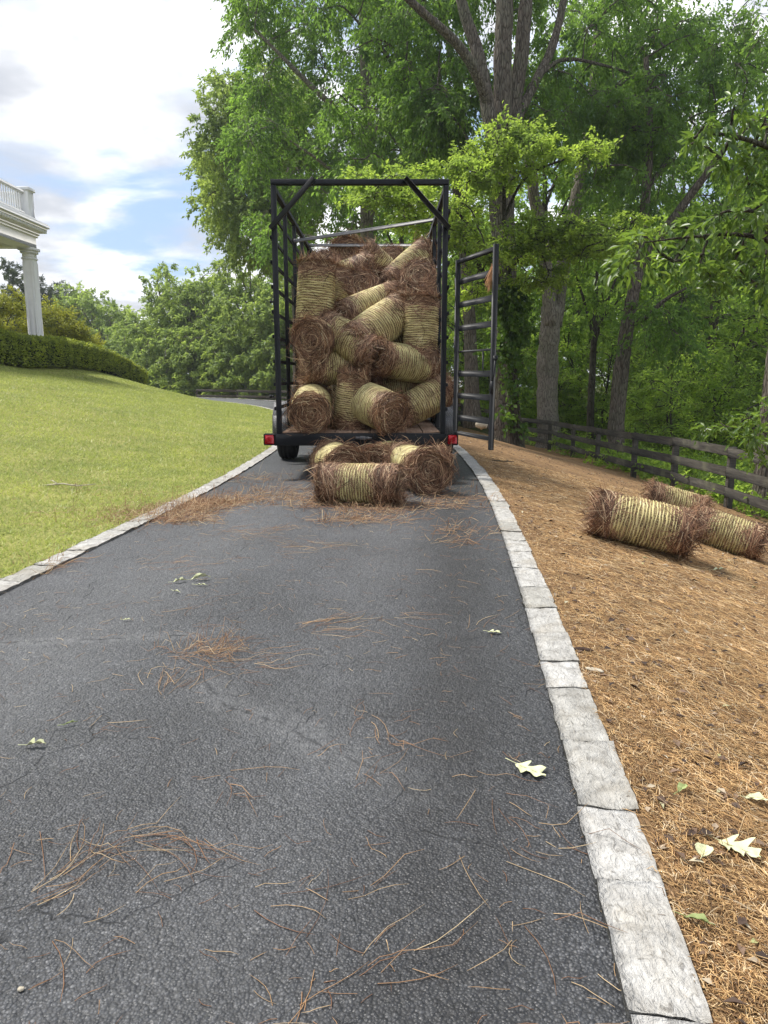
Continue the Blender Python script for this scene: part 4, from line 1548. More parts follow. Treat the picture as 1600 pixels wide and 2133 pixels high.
# its neighbour with a long leaning stem
base = at(985, 880, 27.5)
cl = np.concatenate([poly_sample(R_, [(640, -250), (960, -250), (980, 200), (960, 330), (820, 400), (680, 320)], 105, 24, 30)])
make_tree('oak_tree', 'slender oak leaning left behind the great oak, its stem bare high up', 'oak tree', base, [
    limb([(985, 890), (978, 700), (962, 480), (945, 310), (912, 200), (895, 100), (880, -40)], [0.24, 0.22, 0.2, 0.17, 0.15, 0.12, 0.08], 27.5),
    limb([(955, 400, 27.5), (962, 240, 28), (940, 120, 28.5), (925, 20, 29)], [0.13, 0.13, 0.12, 0.08]),
    limb([(930, 250, 27.5), (870, 200, 26.5), (800, 110, 26), (740, 40, 25.5)], [0.1, 0.09, 0.07, 0.04]),
], cl, M['bark'], M['oak_leaf'], 102, rad=0.95, twigs=9, per=30, L=0.16, W=0.07, flat=0.6, droop=0.75, upn=0.4)

# the tree whose canopy overhangs the trailer
base = at(765, 890, 32)
cl = np.concatenate([
    poly_sample(R_, [(505, -250), (760, -250), (900, 100), (900, 330), (860, 470), (700, 540), (560, 520), (520, 330), (500, 100)], 190, 30, 38),
    poly_sample(R_, [(482, -30), (560, -60), (560, 90), (480, 60)], 10, 29, 33),
    poly_sample(R_, [(490, 150), (560, 120), (560, 340), (500, 330)], 16, 29, 33)])
make_tree('oak_tree', 'tall oak with pale trunk rising behind the trailer cage, canopy reaching over the sky', 'oak tree', base, [
    limb([(765, 900), (766, 700), (765, 560), (763, 400), (762, 230), (757, 60), (745, -120)], [0.34, 0.3, 0.28, 0.26, 0.22, 0.17, 0.1], 32),
    limb([(763, 330, 32), (700, 230, 31), (650, 180, 30.5), (590, 120, 30), (530, 60, 29.5)], [0.14, 0.12, 0.1, 0.07, 0.04]),
    limb([(764, 300, 32), (820, 200, 32.5), (850, 80, 33)], [0.12, 0.1, 0.06]),
    limb([(764, 440, 32), (720, 380, 31), (660, 330, 30), (600, 290, 29.5)], [0.1, 0.08, 0.06, 0.03]),
    limb([(764, 470, 32), (800, 400, 32.5), (850, 330, 33)], [0.09, 0.07, 0.04]),
], cl, M['bark_pale'], M['oak_leaf'], 103, rad=1.05, twigs=10, per=32, L=0.175, W=0.075, flat=0.6, droop=0.7, upn=0.4)

# hazier one at the edge of the sky
base = at(625, 820, 44)
cl = np.concatenate([poly_sample(R_, [(448, 175), (520, 150), (640, 140), (660, 560), (520, 545), (455, 480), (428, 420), (412, 300), (425, 220)], 170, 40, 47)])
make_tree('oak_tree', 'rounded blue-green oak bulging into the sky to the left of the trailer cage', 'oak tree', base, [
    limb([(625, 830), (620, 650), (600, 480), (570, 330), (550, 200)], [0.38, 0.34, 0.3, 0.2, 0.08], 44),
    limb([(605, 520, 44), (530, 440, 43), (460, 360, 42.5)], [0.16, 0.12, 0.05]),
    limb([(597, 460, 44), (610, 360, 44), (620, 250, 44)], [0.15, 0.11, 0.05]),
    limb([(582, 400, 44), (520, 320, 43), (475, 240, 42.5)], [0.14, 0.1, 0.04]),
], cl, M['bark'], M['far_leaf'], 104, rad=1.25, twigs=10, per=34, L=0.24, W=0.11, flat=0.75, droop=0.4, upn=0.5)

# forked pale trunk behind the fence
base = at(1143, 960, 30.5)
cl = np.concatenate([
    poly_sample(R_, [(1090, -100), (1500, -100), (1480, 230), (1420, 330), (1280, 400), (1180, 330), (1090, 300)], 88, 30.5, 37),
    poly_sample(R_, [(1230, 250), (1420, 230), (1440, 380), (1260, 430)], 16, 30, 34)])
make_tree('oak_tree', 'pale trunk that forks in two behind the fence, nearest the great oak', 'oak tree', base, [
    limb([(1143, 965), (1143, 860), (1144, 760), (1150, 640)], [0.46, 0.43, 0.42, 0.4], 30.5),
    limb([(1146, 680), (1140, 570), (1124, 460), (1110, 390), (1098, 250), (1090, 60)], [0.27, 0.26, 0.24, 0.21, 0.18, 0.12], 30.3),
    limb([(1154, 680), (1172, 560), (1192, 450), (1213, 360), (1228, 250), (1245, 60)], [0.3, 0.28, 0.27, 0.25, 0.2, 0.12], 30.8),
    limb([(1216, 335, 30.8), (1225, 300, 30), (1320, 268, 28.5), (1370, 250, 28), (1440, 225, 27.5)], [0.12, 0.11, 0.1, 0.08, 0.05]),
    limb([(1225, 270, 30.8), (1275, 200, 31), (1330, 110, 31.5)], [0.12, 0.1, 0.05]),
], cl, M['bark_pale'], M['oak_leaf'], 105, rad=1.0, twigs=9, per=28, L=0.175, W=0.076, flat=0.6, droop=0.7, upn=0.4)

# leaning dark stem with a wide fork
base = at(1278, 980, 24)
cl = np.concatenate([
    poly_sample(R_, [(1270, 60), (1640, -20), (1660, 330), (1560, 400), (1420, 330), (1290, 400)], 96, 23.6, 29),
    poly_sample(R_, [(1360, 360), (1480, 420), (1440, 560), (1380, 560), (1300, 520), (1280, 430)], 16, 23.8, 27),
    poly_sample(R_, [(1310, 640), (1460, 600), (1420, 730), (1330, 720)], 10, 22, 25)])
make_tree('oak_tree', 'leaning trunk with a wide right-hand fork, behind the fence in the middle of the wood', 'oak tree', base, [
    limb([(1277, 985), (1285, 860), (1298, 740), (1312, 650), (1326, 570)], [0.27, 0.25, 0.23, 0.2, 0.17], 24),
    limb([(1322, 590), (1336, 490), (1345, 390), (1350, 280), (1345, 120)], [0.15, 0.145, 0.14, 0.12, 0.07], 24.2),
    limb([(1322, 590, 24), (1365, 505, 23.7), (1410, 442, 23.4), (1465, 372, 23), (1520, 300, 22.6), (1610, 220, 22)], [0.15, 0.14, 0.13, 0.11, 0.09, 0.05]),
    limb([(1308, 680, 24), (1345, 660, 23.7), (1385, 625, 23.4), (1430, 600, 23)], [0.1, 0.085, 0.06, 0.03]),
    limb([(1343, 400, 24.2), (1385, 340, 24.5), (1420, 270, 25)], [0.08, 0.06, 0.03]),
], cl, M['bark'], M['oak_leaf'], 106, rad=0.85, twigs=9, per=26, L=0.15, W=0.068, flat=0.6, droop=0.7, upn=0.4)

# far straight stem on the right, dividing high
base = at(1460, 940, 36)
cl = np.concatenate([poly_sample(R_, [(1380, 380), (1640, 330), (1660, 600), (1560, 590), (1450, 560)], 40, 33, 39)])
make_tree('oak_tree', 'dark straight trunk dividing high up, deep in the wood on the right', 'oak tree', base, [
    limb([(1458, 950), (1468, 800), (1480, 700), (1488, 620), (1486, 540), (1480, 470)], [0.26, 0.24, 0.23, 0.22, 0.18, 0.1], 36),
    limb([(1487, 650), (1505, 590), (1530, 540), (1580, 500)], [0.14, 0.12, 0.1, 0.05], 36.2),
], cl, M['bark'], M['forest_leaf'], 107, rad=1.1, twigs=8, per=20, L=0.26, W=0.12, flat=0.6, droop=0.5)

# trunk at the right edge by the fence
base = at(1592, 1085, 13.9)
cl = np.concatenate([poly_sample(R_, [(1570, 200), (1760, 150), (1760, 420), (1600, 420)], 12, 12.6, 14.5)])
make_tree('oak_tree', 'grey trunk right behind the fence at the right edge of the photo', 'oak tree', base, [
    limb([(1590, 1090), (1592, 980), (1600, 860), (1616, 700), (1630, 450), (1640, 200)], [0.22, 0.2, 0.19, 0.18, 0.16, 0.12], 13.9),
], cl, M['bark'], M['oak_leaf'], 108, rad=0.7, twigs=8, per=18, L=0.15, W=0.07)

# slender fan-branched tree between the forked and leaning trunks
base = at(1232, 960, 33)
cl = poly_sample(R_, [(1190, 500), (1330, 480), (1330, 680), (1250, 720), (1190, 640)], 26, 31, 36)
make_tree('oak_tree', 'slender trunk fanning into thin upright branches between the forked pale and leaning trunks', 'oak tree', base, [
    limb([(1228, 965), (1232, 820), (1238, 700), (1244, 560)], [0.17, 0.15, 0.13, 0.06], 33),
    limb([(1238, 720), (1262, 640), (1290, 560), (1310, 500)], [0.08, 0.07, 0.05, 0.03], 33.4),
    limb([(1236, 700), (1215, 620), (1195, 560)], [0.07, 0.06, 0.03], 32.6),
    limb([(1240, 680), (1275, 640), (1320, 590)], [0.06, 0.05, 0.03], 33.6),
], cl, M['bark_dark'], M['forest_leaf'], 109, rad=1.0, twigs=8, per=20, L=0.22, W=0.1, flat=0.5, droop=0.5)

# layered dogwood in front of the great oak
base = at(1073, 938, 21.0)
tiers = []
rr_ = np.random.default_rng(5)
for (x0, x1, y0, y1, n, Ya, Yb) in [(1000, 1130, 265, 300, 12, 18.5, 20.5), (935, 1110, 300, 345, 20, 18, 20.5), (960, 1100, 350, 400, 16, 18, 20.5), (745, 910, 355, 400, 18, 17, 19.5), (1100, 1250, 300, 330, 9, 18.5, 20),
                                    (720, 880, 405, 425, 12, 16.5, 19), (830, 1000, 425, 480, 18, 17.5, 20), (870, 1010, 480, 530, 12, 17.5, 20), (1060, 1340, 455, 500, 28, 18, 20.5), (1000, 1160, 500, 545, 18, 18.5, 20.5),
                                    (1130, 1330, 500, 540, 14, 18.5, 21), (960, 1030, 545, 640, 8, 18.5, 20.5), (1060, 1160, 560, 600, 8, 19, 20.5)]:
    for _ in range(n):
        tiers.append(at(rr_.uniform(x0, x1), rr_.uniform(y0, y1), rr_.uniform(Ya, Yb)))
make_tree('dogwood_tree', 'small layered dogwood with yellow-green leaf tiers in front of the great oak', 'dogwood tree', base, [
    limb([(1076, 950), (1070, 850), (1064, 740), (1060, 640), (1056, 560), (1046, 480)], [0.2, 0.17, 0.15, 0.13, 0.11, 0.07], 20.9),
    limb([(1060, 650, 20.9), (1030, 560, 20.5), (1000, 500, 20), (960, 450, 19.5), (930, 420, 19)], [0.07, 0.06, 0.05, 0.04, 0.02]),
    limb([(1064, 700, 20.9), (1010, 580, 20.2), (985, 535, 19.8), (945, 512, 19.4)], [0.08, 0.08, 0.07, 0.04]),
    limb([(1052, 540, 20.6), (1050, 420, 19.8), (1052, 330, 19.4), (1050, 270, 19.4)], [0.06, 0.05, 0.035, 0.02]),
    limb([(1056, 560, 20.7), (1120, 510, 20), (1190, 460, 19.6), (1300, 480, 19.4)], [0.05, 0.045, 0.035, 0.02]),
    limb([(1052, 450, 20), (1095, 370, 19.6), (1180, 330, 19.4), (1240, 305, 19.2)], [0.045, 0.035, 0.025, 0.012]),
    limb([(985, 490, 19.8), (900, 430, 18.8), (820, 390, 18.2), (750, 375, 17.6)], [0.04, 0.035, 0.025, 0.012]),
], tiers, M['bark_dark'], M['dogwood_leaf'], 110, r0=0.03, rad=0.5, twigs=9, per=19, L=0.105, W=0.06, flat=0.2, droop=0.12, upn=2.2, jit=0.045)

# ivy up the dogwood stem
r = np.random.default_rng(8)
ivp = []
for _ in range(60):
    ivp.append(at(r.normal(1062, 15), r.uniform(590, 735), r.uniform(20.2, 20.7)))
for _ in range(14):
    ivp.append(at(r.normal(1072, 10), r.uniform(735, 900), r.uniform(20.45, 20.7)))
ivp = np.array(ivp)
ivb = at(1076, 938, 20.7)
iv = empty('ivy_vine', tuple(ivb), 'dark glossy ivy climbing the dogwood stem against the great oak', 'ivy')
w_ = MB()
for k in range(3):
    w_.tube(smooth_path([at(1076 + k * 3, 938, 20.62), at(1070 + k * 2, 830, 20.62), at(1064 - k * 2, 720, 20.6), at(1060 + k * 3, 590, 20.6)], 24) + r.normal(0, 0.012, (24, 3)), 0.014, 6)
w_.build('vine_stem', M['bark_dark'], iv, True, offset=ivb)
V, F = leaf_spray(ivp, r, rad=0.3, twigs=6, per=7, L=0.13, W=0.11, flat=0.9, droop=0.6, upn=0.5, jit=0.05)
link('ivy_leaves', mesh_np('ivy_leaves', V - ivb, [F], M['ivy_leaf']), iv)

# tree standing just outside the picture, its boughs hanging in from the right
nb_ = at(1960, 1150, 8.2)
nb_[2] = float(gz(nb_[0], nb_[1])[0]) - 0.05
pts = [(1540, 268), (1475, 262), (1585, 322), (1500, 330), (1595, 245), (1440, 300), (1560, 385), (1620, 300), (1640, 400), (1530, 225), (1610, 450), (1570, 440), (1500, 445), (1440, 478), (1385, 478), (1545, 515), (1465, 530),
       (1335, 492), (1595, 530), (1405, 545), (1330, 520), (1640, 500), (1500, 490), (1580, 590), (1520, 560), (1660, 350), (1300, 540), (1480, 575), (1555, 330)]
r = np.random.default_rng(9)
nc = np.array([at(x, y, r.uniform(7.2, 8.4)) for x, y in pts])
make_tree('overhanging_tree', 'leafy tree whose glossy boughs hang in from the right edge, in front of the wood', 'tree', nb_, [
    ([nb_ + (0, 0, -0.1), nb_ + (0.05, 0, 1.2), at(1955, 600, 8.2), at(1940, 350, 8.2)], [0.16, 0.14, 0.12, 0.08]),
    limb([(1955, 520, 8.2), (1800, 420, 8.1), (1680, 350, 8), (1580, 300, 7.9), (1490, 280, 7.8), (1440, 290, 7.7)], [0.06, 0.045, 0.035, 0.025, 0.015, 0.006]),
    limb([(1956, 640, 8.2), (1800, 590, 8), (1680, 535, 7.8), (1560, 490, 7.7), (1450, 492, 7.6), (1340, 505, 7.5)], [0.06, 0.045, 0.035, 0.022, 0.014, 0.006]),
], nc, M['bark_dark'], M['near_leaf'], 111, r0=0.018, rad=0.27, twigs=7, per=9, L=0.125, W=0.045, flat=0.55, droop=0.5, upn=0.9, jit=0.03, twr=0.003)
sb = at(1640, 1060, 9.6)
sb[2] = float(gz(sb[0], sb[1])[0]) - 0.03
sc_ = np.array([at(x, y, r.uniform(9.2, 10)) for x, y in [(1565, 868), (1525, 888), (1600, 855), (1590, 900), (1480, 893), (1560, 905), (1620, 930), (1635, 880), (1660, 920), (1590, 945)]])
make_tree('sapling', 'young leafy sapling in front of the fence end at the right edge', 'sapling', sb, [
    ([sb, at(1645, 980, 9.6), at(1640, 900, 9.6), at(1630, 860, 9.6)], [0.02, 0.017, 0.012, 0.006]),
    limb([(1642, 950, 9.6), (1590, 900, 9.5), (1520, 890, 9.4)], [0.01, 0.008, 0.004])],
    sc_, M['bark_dark'], M['near_leaf'], 112, r0=0.008, rad=0.24, twigs=7, per=8, L=0.12, W=0.045, flat=0.5, droop=0.3, upn=1.2, jit=0.03, twr=0.003)


# --- kinds of woodland trees that are copied through the wood
def ball(r, n, c, rad, lump=0.25, inner=0.35):
    d = norm(r.normal(0, 1, (n, 3)))
    q = inner + (1 - inner) * r.uniform(0, 1, n) ** 0.5
    k = 1 + lump * np.sin(d[:, 0] * 5 + 1) * np.cos(d[:, 1] * 4) + lump * 0.6 * np.sin(d[:, 2] * 7 + d[:, 0] * 3)
    return np.asarray(c) + d * (q * k)[:, None] * np.asarray(rad)


def proto_forest(seed, H, cr, czf, name, label, group, leaf, bark='bark', n=75, tr=0.2, rad=1.15, per=28, L=0.22, W=0.105, **kw):
    r = np.random.default_rng(seed)
    cz = H * czf
    C = ball(r, n, (0, 0, cz), (cr, cr, (H - cz)))
    lean = r.normal(0, 0.5, 2)
    tp = [np.array([0, 0, -0.4]), np.array([0.1, 0, H * 0.25]), np.array([lean[0] * 0.4, lean[1] * 0.4, H * 0.5]), np.array([lean[0], lean[1], H * 0.85])]
    limbs = [(tp, [tr, tr * 0.85, tr * 0.7, tr * 0.2])]
    for k in range(5):
        z = H * r.uniform(0.4, 0.65)
        a = r.uniform(0, 6.28)
        e = np.array([math.cos(a) * cr * 0.75, math.sin(a) * cr * 0.75, z + (H - z) * r.uniform(0.3, 0.7)])
        s = np.array([lean[0] * z / H * 0.8, lean[1] * z / H * 0.8, z])
        limbs.append(([s, s * 0.6 + e * 0.4 + (0, 0, 0.3), e], [tr * 0.42, tr * 0.3, tr * 0.1]))
    return make_tree(name, label, 'tree', (0, 0, 0), limbs, C, M[bark], M[leaf], seed + 50, group, True, 0.05, rad=rad, twigs=8, per=per, L=L, W=W, **kw)


def place(root, first, x, y, z, s, rz, label=None):
    o = root if first else copy_thing(root)
    o.location = (x, y, z)
    o.scale = (s, s, s)
    o.rotation_euler = (0, 0, rz)
    if label:
        o['label'] = label
    return o


GW_ = 'trees standing back in the wood'
LW = 'green woodland tree crowded among its like behind the board fence'
woods = [proto_forest(201, 15, 3.6, 0.6, 'woodland_tree', LW, GW_, 'forest_leaf', 'bark', 62, 0.2),
         proto_forest(202, 17, 3.2, 0.58, 'woodland_tree', LW, GW_, 'forest_leaf', 'bark_dark', 62, 0.17),
         proto_forest(203, 13, 3.9, 0.55, 'woodland_tree', LW, GW_, 'forest_leaf', 'bark', 60, 0.16, L=0.25)]
used = [False] * 3
r = np.random.default_rng(31)
spots = []
for (ya, yb_, n, sep) in ((36, 48, 8, 5.2), (48, 64, 13, 6.0), (64, 95, 15, 6.5)):
    tries = 0
    k = 0
    while k < n and tries < 6000:
        tries += 1
        y = r.uniform(ya, yb_)
        x = r.uniform(-0.03 * y, 0.58 * y)
        if float(signed_t(x, y)[0]) < 9 or any((x - a) ** 2 + (y - b) ** 2 < sep ** 2 for a, b in spots):
            continue
        spots.append((x, y))
        k += 1
for i, (x, y) in enumerate(spots):
    k = i % 3
    place(woods[k], not used[k], x, y, float(gz(x, y)[0]) - 0.1, r.uniform(0.85, 1.25), r.uniform(0, 6.28))
    used[k] = True

GU = 'understorey trees behind the board fence'
LU = 'low layered green understorey tree between the trunks behind the board fence'
under = [proto_forest(211, 4.6, 2.0, 0.48, 'understorey_tree', LU, GU, 'under_leaf', 'bark_dark', 60, 0.06, rad=0.6, per=17, L=0.13, W=0.075, flat=0.25, droop=0.2, upn=1.8),
         proto_forest(212, 3.4, 1.9, 0.45, 'understorey_tree', LU, GU, 'under_leaf', 'bark_dark', 55, 0.05, rad=0.55, per=17, L=0.13, W=0.07, flat=0.25, droop=0.2, upn=1.8),
         proto_forest(213, 6.2, 2.3, 0.5, 'understorey_tree', LU, GU, 'under_leaf', 'bark_dark', 70, 0.08, rad=0.7, per=17, L=0.15, W=0.085, flat=0.3, droop=0.25, upn=1.6)]
used = [False] * 3
spots = []
for (ya, yb_, n, sep) in ((25, 34, 13, 2.6), (34, 50, 24, 2.8)):
    tries = k = 0
    while k < n and tries < 8000:
        tries += 1
        y = r.uniform(ya, yb_)
        x = r.uniform(0.02 * y, 0.57 * y)
        if float(signed_t(x, y)[0]) < 8.6 or (y < 37 and x / y < 0.37) or any((x - a) ** 2 + (y - b) ** 2 < sep ** 2 for a, b in spots):
            continue
        spots.append((x, y))
        k += 1
for i, (x, y) in enumerate(spots):
    k = i % 3
    place(under[k], not used[k], x, y, float(gz(x, y)[0]) - 0.05, r.uniform(0.8, 1.2), r.uniform(0, 6.28))
    used[k] = True

# far side of the bend, hazier
GF = 'trees beyond the bend of the driveway'
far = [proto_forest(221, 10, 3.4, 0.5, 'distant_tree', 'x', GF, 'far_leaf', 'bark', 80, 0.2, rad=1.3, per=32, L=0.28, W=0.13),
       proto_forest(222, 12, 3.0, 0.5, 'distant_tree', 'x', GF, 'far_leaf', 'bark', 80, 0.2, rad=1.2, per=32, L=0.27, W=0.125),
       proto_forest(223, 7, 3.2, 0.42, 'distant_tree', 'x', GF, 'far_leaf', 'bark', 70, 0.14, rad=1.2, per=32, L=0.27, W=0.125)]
LF = 'pale green tree in the hazy belt beyond the bend of the driveway'
fl = [(350, 545, 60, 1), (438, 560, 58, 0), (515, 520, 54, 1), (250, 640, 74, 0), (185, 612, 84, 1), (300, 655, 66, 2), (400, 650, 56, 2), (480, 660, 53, 2), (545, 640, 51, 2), (330, 720, 58, 2), (130, 640, 92, 0), (230, 690, 80, 2),
      (120, 605, 80, 2), (160, 596, 78, 0), (205, 628, 76, 2), (90, 612, 88, 0), (590, 560, 50, 0), (440, 720, 53, 2), (640, 600, 49, 2), (700, 560, 50, 0), (280, 690, 70, 0), (560, 720, 50, 2)]
lab = {0: 'tallest pale tree of the far belt, its crown standing clear against the sky', 2: 'far pale tree nearest the trailer cage in the belt beyond the bend'}
used = [False] * 3
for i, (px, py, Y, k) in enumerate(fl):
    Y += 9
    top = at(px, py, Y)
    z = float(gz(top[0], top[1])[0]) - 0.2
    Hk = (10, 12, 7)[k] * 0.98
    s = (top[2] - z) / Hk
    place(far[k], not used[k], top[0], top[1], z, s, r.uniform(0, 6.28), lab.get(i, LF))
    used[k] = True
# grey pines on the far left skyline
GP = 'pines on the skyline behind the porch'
pine = proto_forest(231, 15, 3.0, 0.55, 'pine_tree', 'x', GP, 'pine_leaf', 'bark', 70, 0.22, rad=1.0, per=26, L=0.42, W=0.07, droop=0.1)
for i, (px, py, Y, lb) in enumerate([(22, 545, 78, 'broad grey-green pine left of the porch column on the skyline'), (82, 578, 86, 'grey-green pine seen just right of the porch column'), (-50, 560, 80, 'grey-green pine at the left edge of the photo'), (122, 590, 98, 'small grey pine between the column and the pale belt of trees')]):
    top = at(px, py, Y)
    z = float(gz(top[0], top[1])[0]) - 0.2
    place(pine, i == 0, top[0], top[1], z, (top[2] - z) / 16.0, i * 1.7, lb)

# clipped hedge along the lawn
r = np.random.default_rng(14)
hl = [(-11.0, 13.0), (-11.3, 18), (-11.65, 22.5), (-12.0, 28), (-12.3, 33), (-12.5, 38.2)]
hp = smooth_path(np.array([(x, y, 0) for x, y in hl]), 60)
hz = gz(hp[:, 0], hp[:, 1])
hp[:, 2] = hz
hb = hp[30].copy()
hedge = empty('clipped_hedge', tuple(hb), 'long clipped dark green hedge along the top of the lawn', 'hedge')
prof = np.array([(-0.55, 0.0), (-0.6, 0.45), (-0.58, 0.85), (-0.45, 0.97), (0, 1.0), (0.45, 0.97), (0.58, 0.85), (0.6, 0.45), (0.55, 0.0)])
T = norm(np.gradient(hp, axis=0))
Nn = np.stack([T[:, 1], -T[:, 0], 0 * T[:, 0]], -1)
V = hp[:, None] + Nn[:, None] * (prof[None, :, :1] * 0.9) + np.array([0, 0, 1]) * (prof[None, :, 1:] * 0.93)
V = V + r.normal(0, 0.03, V.shape)
hv = V.reshape(-1, 3)
ends = [np.arange(9)[None, ::-1], (59 * 9 + np.arange(9))[None]]
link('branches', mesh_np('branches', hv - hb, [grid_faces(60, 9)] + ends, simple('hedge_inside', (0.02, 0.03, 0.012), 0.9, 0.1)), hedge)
n = 46000
si = r.uniform(0, 59, n)
ki = r.uniform(0, 8, n)
a, b = si.astype(int), ki.astype(int)
fs, fk = (si - a)[:, None], (ki - b)[:, None]
P = (V[a, b] * (1 - fs) + V[a + 1, b] * fs) * (1 - fk) + (V[a, b + 1] * (1 - fs) + V[a + 1, b + 1] * fs) * fk
ne = 1800
pe = prof[r.integers(0, 9, ne)] * np.sqrt(r.uniform(0, 1, ne))[:, None]
for end in (0, 59):
    Q = hp[end] + Nn[end] * pe[:, :1] * 0.9 + np.array([0, 0, 1]) * (pe[:, 1:] * 0.93)
    P = np.concatenate([P, Q])
outw = norm(P - np.array([0, 0, 0.5]) - hp[np.clip(((P[:, 1] - 13) / 25.2 * 59).astype(int), 0, 59)])
P = P + outw * r.uniform(-0.03, 0.07, len(P))[:, None] + r.normal(0, 0.012, P.shape)
D = norm(outw + r.normal(0, 0.7, P.shape) + (0, 0, 0.3))
V2, F2 = leaf_geo(P, D, norm(outw + r.normal(0, 0.6, P.shape)), r.uniform(0.06, 0.11, len(P)), r.uniform(0.035, 0.055, len(P)))
link('foliage', mesh_np('foliage', V2 - hb, [F2], M['hedge_leaf']), hedge)


def shrub(name, label, px, py, Y, rad, leaf, seed, n=40):
    r = np.random.default_rng(seed)
    c = at(px, py, Y)
    z = float(gz(c[0], c[1])[0])
    C = ball(r, n, c, rad, 0.12, 0.55)
    C[:, 2] = np.maximum(C[:, 2], z + 0.1)
    base = np.array([c[0], c[1], z])
    return make_tree(name, label, 'shrub', base, [([base, base + (0.05, 0, 0.3), c], [0.06, 0.05, 0.03])], C, M['bark_dark'], M[leaf], seed, None, True, 0.03, rad=0.42, twigs=9, per=20, L=0.12, W=0.055, flat=0.9, droop=0.0, upn=0.6, twr=0.004)


shrub('flowering_shrub', 'yellow-green rounded shrub behind the hedge, left of the porch column', 15, 672, 33, (1.7, 1.3, 1.1), 'azalea_leaf', 301, 60)
shrub('flowering_shrub', 'yellow-green rounded shrub behind the hedge, right of the porch column', 118, 685, 35, (1.2, 1.1, 1.0), 'azalea_leaf', 302, 45)
shrub('low_shrub', 'low yellowish clipped shrub peeping over the hedge top', 165, 716, 36, (1.0, 0.8, 0.55), 'azalea_leaf', 303, 34)

# low green growth along the wood's edge
r = np.random.default_rng(15)
C = []
while len(C) < 620:
    s = r.uniform(8, S_MAX - 12)
    t = HALF + 5.4 + r.exponential(5)
    p, nn = road_frame(np.array([s]))
    x, y = p[0] + nn[0] * t
    if y > 60 or x > 0.62 * y + 2 or (y < 40 and x < 6.6) or (y >= 40 and t < 12):
        continue
    C.append((x, y, float(gz(x, y)[0]) + r.uniform(0.02, 0.35)))
V, F = leaf_spray(np.array(C), r, rad=0.5, twigs=7, per=13, L=0.13, W=0.07, flat=0.5, droop=0.1, upn=1.4, jit=0.05)
tag(link('undergrowth', mesh_np('undergrowth', V, [F], M['under_leaf'])), 'low leafy undergrowth at the foot of the fence and the wood', 'undergrowth', None, 'stuff')

# ------------------------------------------------------------------ grass
r = np.random.default_rng(16)
n = 350000
y = 1.2 + 38 * r.uniform(0, 1, n) ** 2.0
x = -0.2 - r.uniform(0, 1, n) * (0.56 * y + 2.2)
t = signed_t(x, y)
k = t < -HALF + 0.01 + r.exponential(0.015, n) * (-1)
x, y, t = x[k], y[k], t[k]
z = side_z(x, y, t)
n = len(x)
Hh = r.uniform(0.014, 0.032, n) * (1 + 0.03 * y)
an = r.uniform(0, 6.28, n)
wd = r.uniform(0.0022, 0.004, n) * (1 + 0.12 * y)
lean = r.normal(0, 0.8, (n, 2)) * Hh[:, None]
B = np.stack([x, y, z - 0.004], -1)
S = np.stack([np.cos(an), np.sin(an), 0 * an], -1) * wd[:, None]
Tp = B + np.concatenate([lean, Hh[:, None]], 1)
V = np.stack([B - S, B + S, Tp], 1).reshape(-1, 3)
tag(link('grass', mesh_np('grass', V, [np.arange(3 * n).reshape(-1, 3)], M['grass_blade'])), 'short mown lawn grass beside the kerb', 'grass', None, 'stuff')

# ------------------------------------------------------------------ loose pine needles
def needles_on(n_pts, x, y, ang, ln, w, curve, lift, r, k=5):
    u = np.linspace(-0.5, 0.5, k)
    a = ang[:, None] + curve[:, None] * u[None]
    X = x[:, None] + np.cumsum(np.cos(a) * ln[:, None] / (k - 1), 1)
    Y = y[:, None] + np.cumsum(np.sin(a) * ln[:, None] / (k - 1), 1)
    zz = gz(X.ravel(), Y.ravel()).reshape(X.shape)
    zz = zz + 0.003 + lift[:, None] * (0.4 + u[None] + 0.5 * np.sin(u[None] * 7 + x[:, None] * 50))
    C = np.stack([X, Y, np.maximum(zz, zz.min(1, keepdims=True))], -1)
    return needle_tubes(C, w)


r = np.random.default_rng(17)
xs, ys, an, ln, wd, cu, lf = [], [], [], [], [], [], []


def clump(px0, py0, px1, py1, n, sx, ang=None, asp=0.34, length=(0.10, 0.22), lift=0.012, wid=0.0016, cur=0.7):
    a, b = flat(px0, py0)[:2], flat(px1, py1)[:2]
    n = max(2, int(n * (0.55 if n < 100 else 0.6)))
    u = r.uniform(0, 1, n)[:, None]
    p = a + (b - a) * u + r.normal(0, sx, (n, 2))
    d = math.atan2(*(b - a)[::-1]) if ang is None else ang
    xs.append(p[:, 0]); ys.append(p[:, 1])
    an.append(d + r.normal(0, asp, n)); ln.append(r.uniform(*length, n))
    wd.append(r.uniform(0.7, 1.3, n) * wid); cu.append(r.normal(0, cur, n)); lf.append(r.exponential(lift, n))


